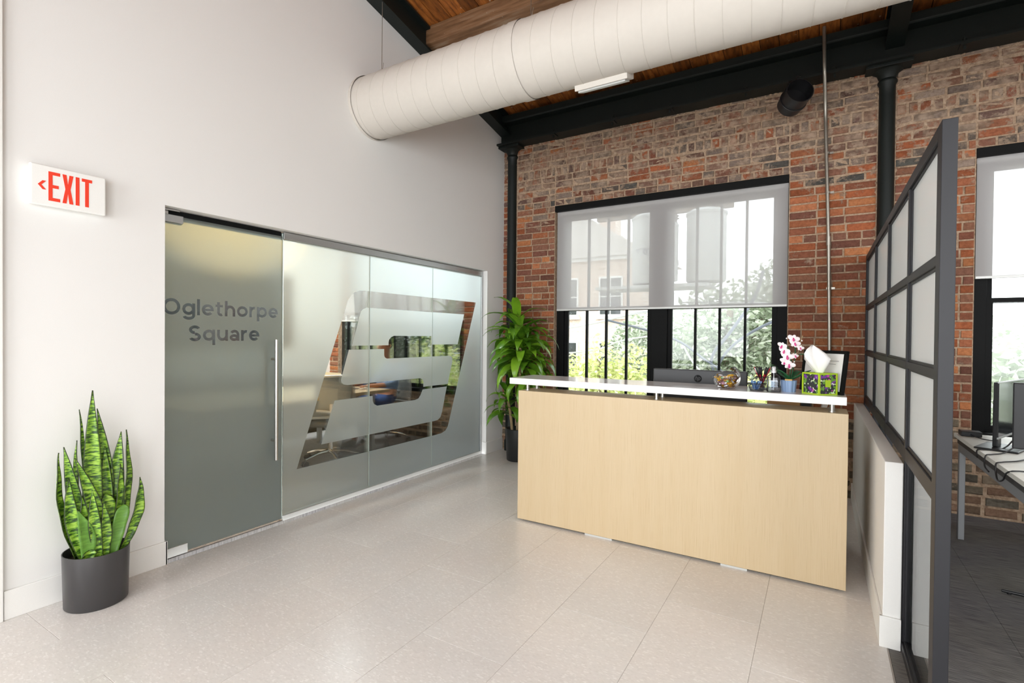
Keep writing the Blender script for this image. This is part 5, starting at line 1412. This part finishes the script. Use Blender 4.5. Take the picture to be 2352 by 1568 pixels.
for s in (-1, 1):
    f = 2
    for p in (((s * 0.17, 0.03, 0.99), 0.068), ((s * 0.22, -0.02, 0.87), 0.06), ((s * 0.24, -0.10, 0.785), 0.055), ((s * 0.21, -0.24, 0.782), 0.046)):
        shv.append(p); she.append((f, len(shv) - 1)); f = len(shv) - 1
skin_mesh('shirt', 'shirt_blue', pe, shv, she)
jv = [((0, 0.02, 0.60), (0.16, 0.115)), ((0, 0.02, 0.55), (0.165, 0.115))]; je = [(0, 1)]
for s in (-1, 1):
    f = 1
    for p in (((s * 0.10, -0.04, 0.545), 0.1), ((s * 0.12, -0.25, 0.54), 0.09), ((s * 0.13, -0.44, 0.52), 0.075), ((s * 0.13, -0.42, 0.3), 0.066), ((s * 0.13, -0.385, 0.12), 0.058)):
        jv.append(p); je.append((f, len(jv) - 1)); f = len(jv) - 1
skin_mesh('jeans', 'jeans_blue', pe, jv, je, root=1)
for s in (-1, 1):
    skin_mesh('shoe', 'shoe_grey', pe, [((s * 0.13, -0.37, 0.05), 0.045), ((s * 0.13, -0.44, 0.045), 0.045), ((s * 0.136, -0.54, 0.036), (0.042, 0.032)), ((s * 0.138, -0.59, 0.03), (0.032, 0.024))], [(0, 1), (1, 2), (2, 3)])
skin_mesh('hair', 'hair_dark', pe, [((0, 0.04, 1.2), (0.07, 0.055)), ((0, 0.03, 1.29), (0.085, 0.08)), ((0, -0.02, 1.345), (0.08, 0.07)), ((0, -0.075, 1.335), (0.06, 0.03))], [(0, 1), (1, 2), (2, 3)])
for s in (-1, 1):
    MB().lathe([(0, -0.011), (0.008, -0.008), (0.011, 0), (0.008, 0.008), (0, 0.011)], c=(s * 0.03, -0.10, 1.265), n=12).build('eye', 'paper_white', pe, smooth=True)
    MB().tube([(s * 0.076, 0.0, 1.28), (s * 0.088, 0.012, 1.262), (s * 0.076, 0.0, 1.235)], 0.008, 8).build('ear', 'skin_tone', pe, smooth=True)
MB().tube([(0, -0.108, 1.262), (0, -0.128, 1.232), (0, -0.112, 1.222)], [0.008, 0.012, 0.008], 8).build('nose', 'skin_tone', pe, smooth=True)
MB().tube([(-0.022, -0.098, 1.195), (0, -0.106, 1.193), (0.022, -0.098, 1.195)], 0.006, 8).build('mouth', 'candy_pink', pe, smooth=True)
lc = thing('low_cabinet', 'dark low cabinet along the far wall of the meeting room', 'cabinet', (-3.19, 3.6, 0))
box('body', (0.0, -1.4, 0.06), (0.40, 1.4, 0.80), 'gable_dark', lc, bevel=0.004); box('plinth', (0.02, -1.38, 0), (0.36, 1.38, 0.06), 'frame_black', lc)
for i in range(4):
    d_ = box('cabinet_door', (0.40, -1.395 + 0.7 * i, 0.08), (0.418, -0.705 + 0.7 * i, 0.78), 'gable_dark', lc, bevel=0.003); box('knob', (0.418, -0.78 + 0.7 * i, 0.6), (0.435, -0.76 + 0.7 * i, 0.7), 'brushed_steel', d_)
tv = thing('wall_screen', 'large dark wall screen behind the frosted glass door', 'screen', (-3.2, 3.65, 1.25))
box('screen_shell', (0.0, -0.86, 0.0), (0.05, 0.86, 0.95), 'black_plastic', tv, bevel=0.004); box('display', (0.05, -0.845, 0.015), (0.053, 0.845, 0.935), 'screen_glass', tv)
# meeting room pendants: warm one assumed from the amber door glass, neutral one added to brighten
def pendant(x, y, z, label, power, col):
    t = thing('added_pendant', label, 'lamp', (x, y, z), group='added meeting room pendant lamps')
    MB().lathe([(0.06, 0.22), (0.10, 0.2), (0.14, 0.0), (0.136, 0.0), (0.096, 0.195), (0.058, 0.215)], n=32, close=True).build('lamp_shade', 'white_plastic', t, smooth=True)
    MB().tube([(0, 0, 0.2), (0, 0, deck(y) - z - 0.01)], 0.003, 6).build('cord', 'black_plastic', t)
    MB().lathe([(0, 0.05), (0.03, 0.07), (0.035, 0.1), (0.02, 0.14), (0.015, 0.2)], n=16).build('bulb', 'white_plastic', t, smooth=True)
    d = bpy.data.lights.new('added_pendant_glow', 'POINT'); d.energy = power; d.color = col; d.shadow_soft_size = 0.05
    o = bpy.data.objects.new('added_pendant_glow', d); COL.objects.link(o); o.parent = t; o.location = (0, 0, -0.02)
pendant(-0.85, 2.0, 2.5, 'assumed white shaded pendant lamp above the meeting room door', 80, (1.0, 0.56, 0.18))
pendant(-1.8, 3.6, 2.55, 'added neutral fill pendant above the meeting table', 60, (1.0, 0.98, 0.95))

# ================================================================== outdoors
struct(box('ground', (-40, 6.2, -4.2), (40, 60, -4.0), 'pavement'), 'pale street far below the windows', 'ground')
def leafcloud(seed, blobs, n, size, mat, name, parent):
    r = random.Random(seed); m = MB(); vs = []; fs = []
    tot = sum(b[3] * b[4] * b[5] for b in blobs)
    for b in blobs:
        k = int(n * b[3] * b[4] * b[5] / tot)
        for i in range(k):
            d = Vector((r.gauss(0, 1), r.gauss(0, 1), r.gauss(0, 1))).normalized(); q = r.random() ** 0.45
            p = Vector((b[0] + d.x * b[3] * q, b[1] + d.y * b[4] * q, b[2] + d.z * b[5] * q))
            a = Vector((r.gauss(0, 1), r.gauss(0, 1), r.gauss(0, 0.6))).normalized(); c = a.cross(Vector((r.gauss(0, 1), r.gauss(0, 1), r.gauss(0, 1)))).normalized()
            s = size * r.uniform(0.6, 1.3); o = len(vs)
            vs += [p - a * s, p + c * s * 0.45, p + a * s, p - c * s * 0.45]; fs.append((o, o + 1, o + 2, o + 3))
    m.v = vs; m.f = fs
    o = m.build(name, mat, parent, recalc=False); o['kind'] = 'stuff'
    return o
def tree(label, loc, blobs, n, size, mat, seed, h):
    t = thing('tree', label, 'tree', (loc[0], loc[1], -4.0), group='trees outside the windows')
    MB().tube(catmull([(0, 0, 0), (0.1, 0.05, h * 0.4), (-0.05, 0, h * 0.75), (0.0, 0, h)], 4), [0.16] * 5 + [0.12] * 4 + [0.07] * 4, 10).build('trunk', 'bark_grey', t, smooth=True)
    r = random.Random(seed)
    for i, b in enumerate(blobs[:5]): MB().tube(catmull([(0, 0, h * 0.55), (b[0] * 0.4, b[1] * 0.4, h * 0.55 + (b[2] - h * 0.55) * 0.6), (b[0] * 0.9, b[1] * 0.9, b[2])], 4), [0.07] * 3 + [0.05] * 3 + [0.03] * 3, 7).build('branch', 'bark_grey', t, smooth=True)
    leafcloud(seed, blobs, n, size, mat, 'foliage', t)
    return t
tree('dense grey green tree filling the right half of the desk window', (1.7, 11.9), [(0, 0, 4.7, 1.4, 0.9, 1.2), (-1.0, 0.2, 4.9, 1.0, 0.8, 1.0), (1.0, 0, 5.4, 1.1, 0.9, 1.2), (0.9, 0.3, 6.3, 0.8, 0.7, 0.8), (-0.8, 0, 3.7, 1.1, 0.8, 0.7), (1.2, 0, 3.8, 1.1, 0.8, 0.7), (-0.1, 0.2, 5.7, 0.7, .6, .5)], 13000, 0.075, 'foliage_grey', 21, 6.0)
tree('tall grey green tree between the brick house and the transformers', (-0.6, 13.6), [(0, 0, 4.9, 1.1, 0.9, 1.2), (0.7, -0.2, 5.2, 0.9, 0.8, 1.0), (-0.4, 0, 3.9, 1.0, .9, .8), (0.5, 0, 3.6, 1.0, .9, .8)], 6000, 0.09, 'foliage_grey', 22, 5.6)
tree('yellow green shrub low in the left half of the desk window', (-0.1, 9.0), [(0, 0, 4.35, 0.8, 0.7, 0.65), (-0.7, 0.1, 4.4, 0.7, .6, .7), (0.55, 0.1, 4.55, 0.55, .5, .75), (-1.4, 0, 4.2, 0.7, .6, .7), (0.0, -0.2, 5.0, 0.3, .3, .45)], 9000, 0.05, 'foliage_lime', 23, 3.6)
tree('flowering shrub low in the right half of the desk window', (2.0, 8.9), [(0, 0, 4.1, 0.7, 0.5, 0.5), (-0.7, 0, 4.15, 0.5, .5, .45), (0.7, 0, 4.3, 0.6, .5, .6)], 5000, 0.05, 'foliage_lime', 24, 3.4)
tree('bright leafy tree outside the office window', (6.0, 10.0), [(0, 0, 4.6, 1.3, 1.0, 1.3), (1.2, 0, 4.9, 1.2, 1, 1.1), (-1.0, 0, 4.3, 1.0, .9, 1.2), (0.2, -.2, 3.4, 1.4, 1, 1), (2.2, 0, 4.4, 1.2, 1, 1.2)], 9000, 0.085, 'foliage_grey', 25, 5.2)
tree('dark green tree high in the meeting room window', (-7.6, 11.5), [(0, 0, 5.9, 1.6, 1.1, 1.0), (1.6, 0, 5.9, 1.4, 1, 1.0), (-1.8, 0, 5.7, 1.4, 1, 1), (3.0, 0.3, 5.6, 1.0, 1, 1)], 9000, 0.09, 'foliage_dark', 26, 6.2)
tree('lime green shrub low in the meeting room window', (-5.0, 8.6), [(0, 0, 4.5, 0.8, .7, 0.85), (1.0, 0, 4.6, 0.8, .7, .8), (-1.1, 0, 4.5, 0.9, .7, .9), (1.9, 0, 4.4, 0.7, .6, .8), (-2.2, 0, 4.4, .9, .7, .8)], 7500, 0.06, 'foliage_lime', 27, 4.2)
tree('broad pale tree far behind the transformers', (0.9, 14.9), [(0, 0, 4.6, 2.2, 1.2, 1.9), (-2.0, 0, 4.2, 1.6, 1.1, 1.6), (2.4, 0, 4.6, 2.0, 1.1, 1.9), (4.6, 0, 4.6, 1.8, 1.1, 1.8), (0.5, 0, 6.0, 1.6, 1.0, 1.0)], 14000, 0.13, 'foliage_grey', 31, 6.0)
tree('broad pale tree behind the lime shrubs of the meeting room window', (-10.0, 15.0), [(0, 0, 4.6, 2.2, 1.2, 1.6), (-2.4, 0, 4.2, 1.8, 1.1, 1.4), (2.4, 0, 4.4, 1.6, 1.1, 1.5)], 9000, 0.13, 'foliage_grey', 32, 6.0)
# brick house
hs = thing('brick_house', 'pale brick house with a gable roof beyond the shrubs', 'building', (-4.2, 16.5, -4.0))
box('wall', (-2.6, 0, 0), (2.6, 4.0, 8.2), 'far_brick', hs)
MB().prism([(-2.9, 8.1), (2.9, 8.1), (0, 9.9)], 'y', -0.3, 4.3).build('roof', 'roof_pale', hs)
box('cornice', (-2.75, -0.15, 8.0), (2.75, 0.0, 8.25), 'paper_white', hs)
box('chimney', (0.6, 1.2, 8.6), (1.2, 1.8, 10.3), 'far_brick', hs)
for x in (-1.7, -0.1, 1.5):
    for z0 in (1.2, 3.9, 6.1):
        f = box('window', (x - 0.42, -0.05, z0), (x + 0.42, 0.02, z0 + 1.35), 'paper_white', hs)
        for i in (0, 1):
            for j in (0, 1): box('window_pane', (x - 0.36 + 0.38 * i, -0.07, z0 + 0.07 + 0.63 * j), (x - 0.02 + 0.38 * i, -0.045, z0 + 0.65 + 0.63 * j), 'screen_glass', f)
        box('window_sill', (x - 0.5, -0.12, z0 - 0.1), (x + 0.5, 0.0, z0), 'roof_pale', f)
h2 = thing('white_building', 'low white building behind the trees', 'building', (1.2, 21.8, -4.0))
box('wall', (-3.2, 0, 0), (4.5, 4, 5.2), 'paper_white', h2); box('roof', (-3.4, -0.2, 5.2), (4.7, 4.2, 5.45), 'roof_pale', h2)
for x in (-2.2, -0.4, 1.4, 3.2):
    f = box('window', (x - 0.4, -0.04, 3.2), (x + 0.4, 0.02, 4.4), 'roof_pale', h2); box('window_pane', (x - 0.33, -0.06, 3.27), (x + 0.33, -0.03, 4.33), 'screen_glass', f)
# utility pole with transformers
up_ = thing('utility_pole', 'wooden utility pole carrying the grey transformers', 'pole', (0.5, 10.85, -4.0))
cyl('pole', (0, 0, 0), (0, 0, 8.6), 0.16, 'wood_pole', up_, r1=0.12)
box('cross_arm', (-1.4, -0.18, 7.95), (1.4, -0.06, 8.1), 'wood_pole', up_); box('platform', (-1.1, -1.0, 6.36), (1.1, -0.16, 6.42), 'transformer_grey', up_)
for x in (-1.2, -0.5, 0.5, 1.2): MB().lathe([(0.03, 0), (0.05, 0.03), (0.03, 0.05), (0.055, 0.08), (0.03, 0.1), (0.05, 0.13), (0.02, 0.16)], c=(x, -0.12, 8.1), n=12).build('insulator', 'insulator_brown', up_, smooth=True)
def transformer(x, y, z, r, h, label, txt=None):
    t = thing('transformer', label, 'transformer', (x, y, z), group='transformers on the pole')
    MB().lathe([(0, 0), (r * 0.95, 0), (r, 0.03), (r, h - 0.05), (r * 1.05, h - 0.04), (r * 1.05, h), (r * 0.8, h + 0.06), (0, h + 0.09)], n=36).build('tank', 'transformer_grey', t, smooth=True)
    for k, a in enumerate((-0.5, 2.6)):
        MB().lathe([(0.05, 0), (0.05, 0.05), (0.09, 0.06), (0.05, 0.09), (0.085, 0.11), (0.045, 0.14), (0.08, 0.17), (0.04, 0.2), (0.03, 0.3)], c=(r * 0.6 * math.cos(a), r * 0.6 * math.sin(a), h + 0.04), n=16).build('bushing', 'insulator_brown', t, smooth=True)
    box('bracket', (-0.08, r * 0.9, h * 0.3), (0.08, r + 0.15, h * 0.4), 'insulator_brown', t)
    if txt:
        ps_ = curve_text(txt, 0.17, 0.004)
        fill_polys('number', ps_, 'wire_dark', t, lambda u, v, w: (r * 1.003 * math.sin((u - 0.2) / r), -r * 1.003 * math.cos((u - 0.2) / r), h * 0.42 + v))
    return t
transformer(1.50, 10.2, 2.46, 0.355, 1.30, 'large pale grey transformer seen through the right half of the blind')
transformer(0.42, 10.2, 2.46, 0.34, 1.32, 'pale grey transformer numbered 7702 seen through the left half of the blind', '7702')
transformer(0.95, 9.75, 2.46, 0.13, 1.05, 'slim grey transformer between the two large ones')
wires = [([(-6, 10.2, 2.2), (-2.2, 10.1, 1.55), (0.2, 10.3, 1.9), (1.0, 10.6, 2.0)], 0.022, 'wire_grey', 'thick pale cable sagging across the left half of the desk window'),
         ([(1.0, 10.5, 1.3), (1.5, 10.0, 0.75), (2.4, 9.8, 0.45), (3.2, 9.8, 0.62), (5.5, 9.8, 1.5)], 0.016, 'wire_grey', 'pale cable sagging across the right half of the desk window'),
         ([(1.0, 10.5, 2.1), (2.2, 10.2, 2.05), (3.6, 10.0, 1.98), (9, 10.0, 1.9)], 0.012, 'wire_grey', 'straight thin wire just below the blind'),
         ([(1.75, 10.3, -1.5), (1.72, 10.3, 0.4), (1.62, 10.2, 1.0), (1.95, 10.1, 1.5), (2.35, 10.0, 2.1), (2.5, 10, 2.6)], 0.028, 'wire_dark', 'dark cable rising steeply from the bundle in the right half'),
         ([(1.86, 10.3, -1.5), (1.84, 10.3, 0.3), (1.74, 10.2, 0.85), (2.1, 10.1, 1.35), (2.8, 10.0, 1.75), (3.6, 10, 1.9)], 0.024, 'wire_dark', 'dark cable curving to the right from the bundle'),
         ([(1.97, 10.3, -1.5), (1.96, 10.3, 0.2), (1.86, 10.2, 0.7), (1.5, 10.1, 1.0), (0.9, 10.0, 1.4), (-0.4, 10, 1.75)], 0.024, 'wire_dark', 'dark cable running left from the bundle behind the window post'),
         ([(0.55, 10.3, -1.2), (0.52, 10.3, 0.6), (0.45, 10.3, 1.3), (0.3, 10.2, 1.62), (-0.1, 10.2, 1.6)], 0.02, 'wire_grey', 'pale cable hooking downward in the left half of the desk window'),
         ([(-6, 9.7, 0.95), (-1.2, 9.7, 1.05), (0.1, 9.8, 1.35), (1.0, 10.4, 1.5)], 0.016, 'wire_grey', 'lower pale cable crossing in front of the brick house')]
for p, r, mtl, lab in wires:
    tag(MB().tube(catmull(p, 8), r, 6).build('overhead_cable', mtl, None, smooth=True), lab, 'cable', 'cables outside the windows')
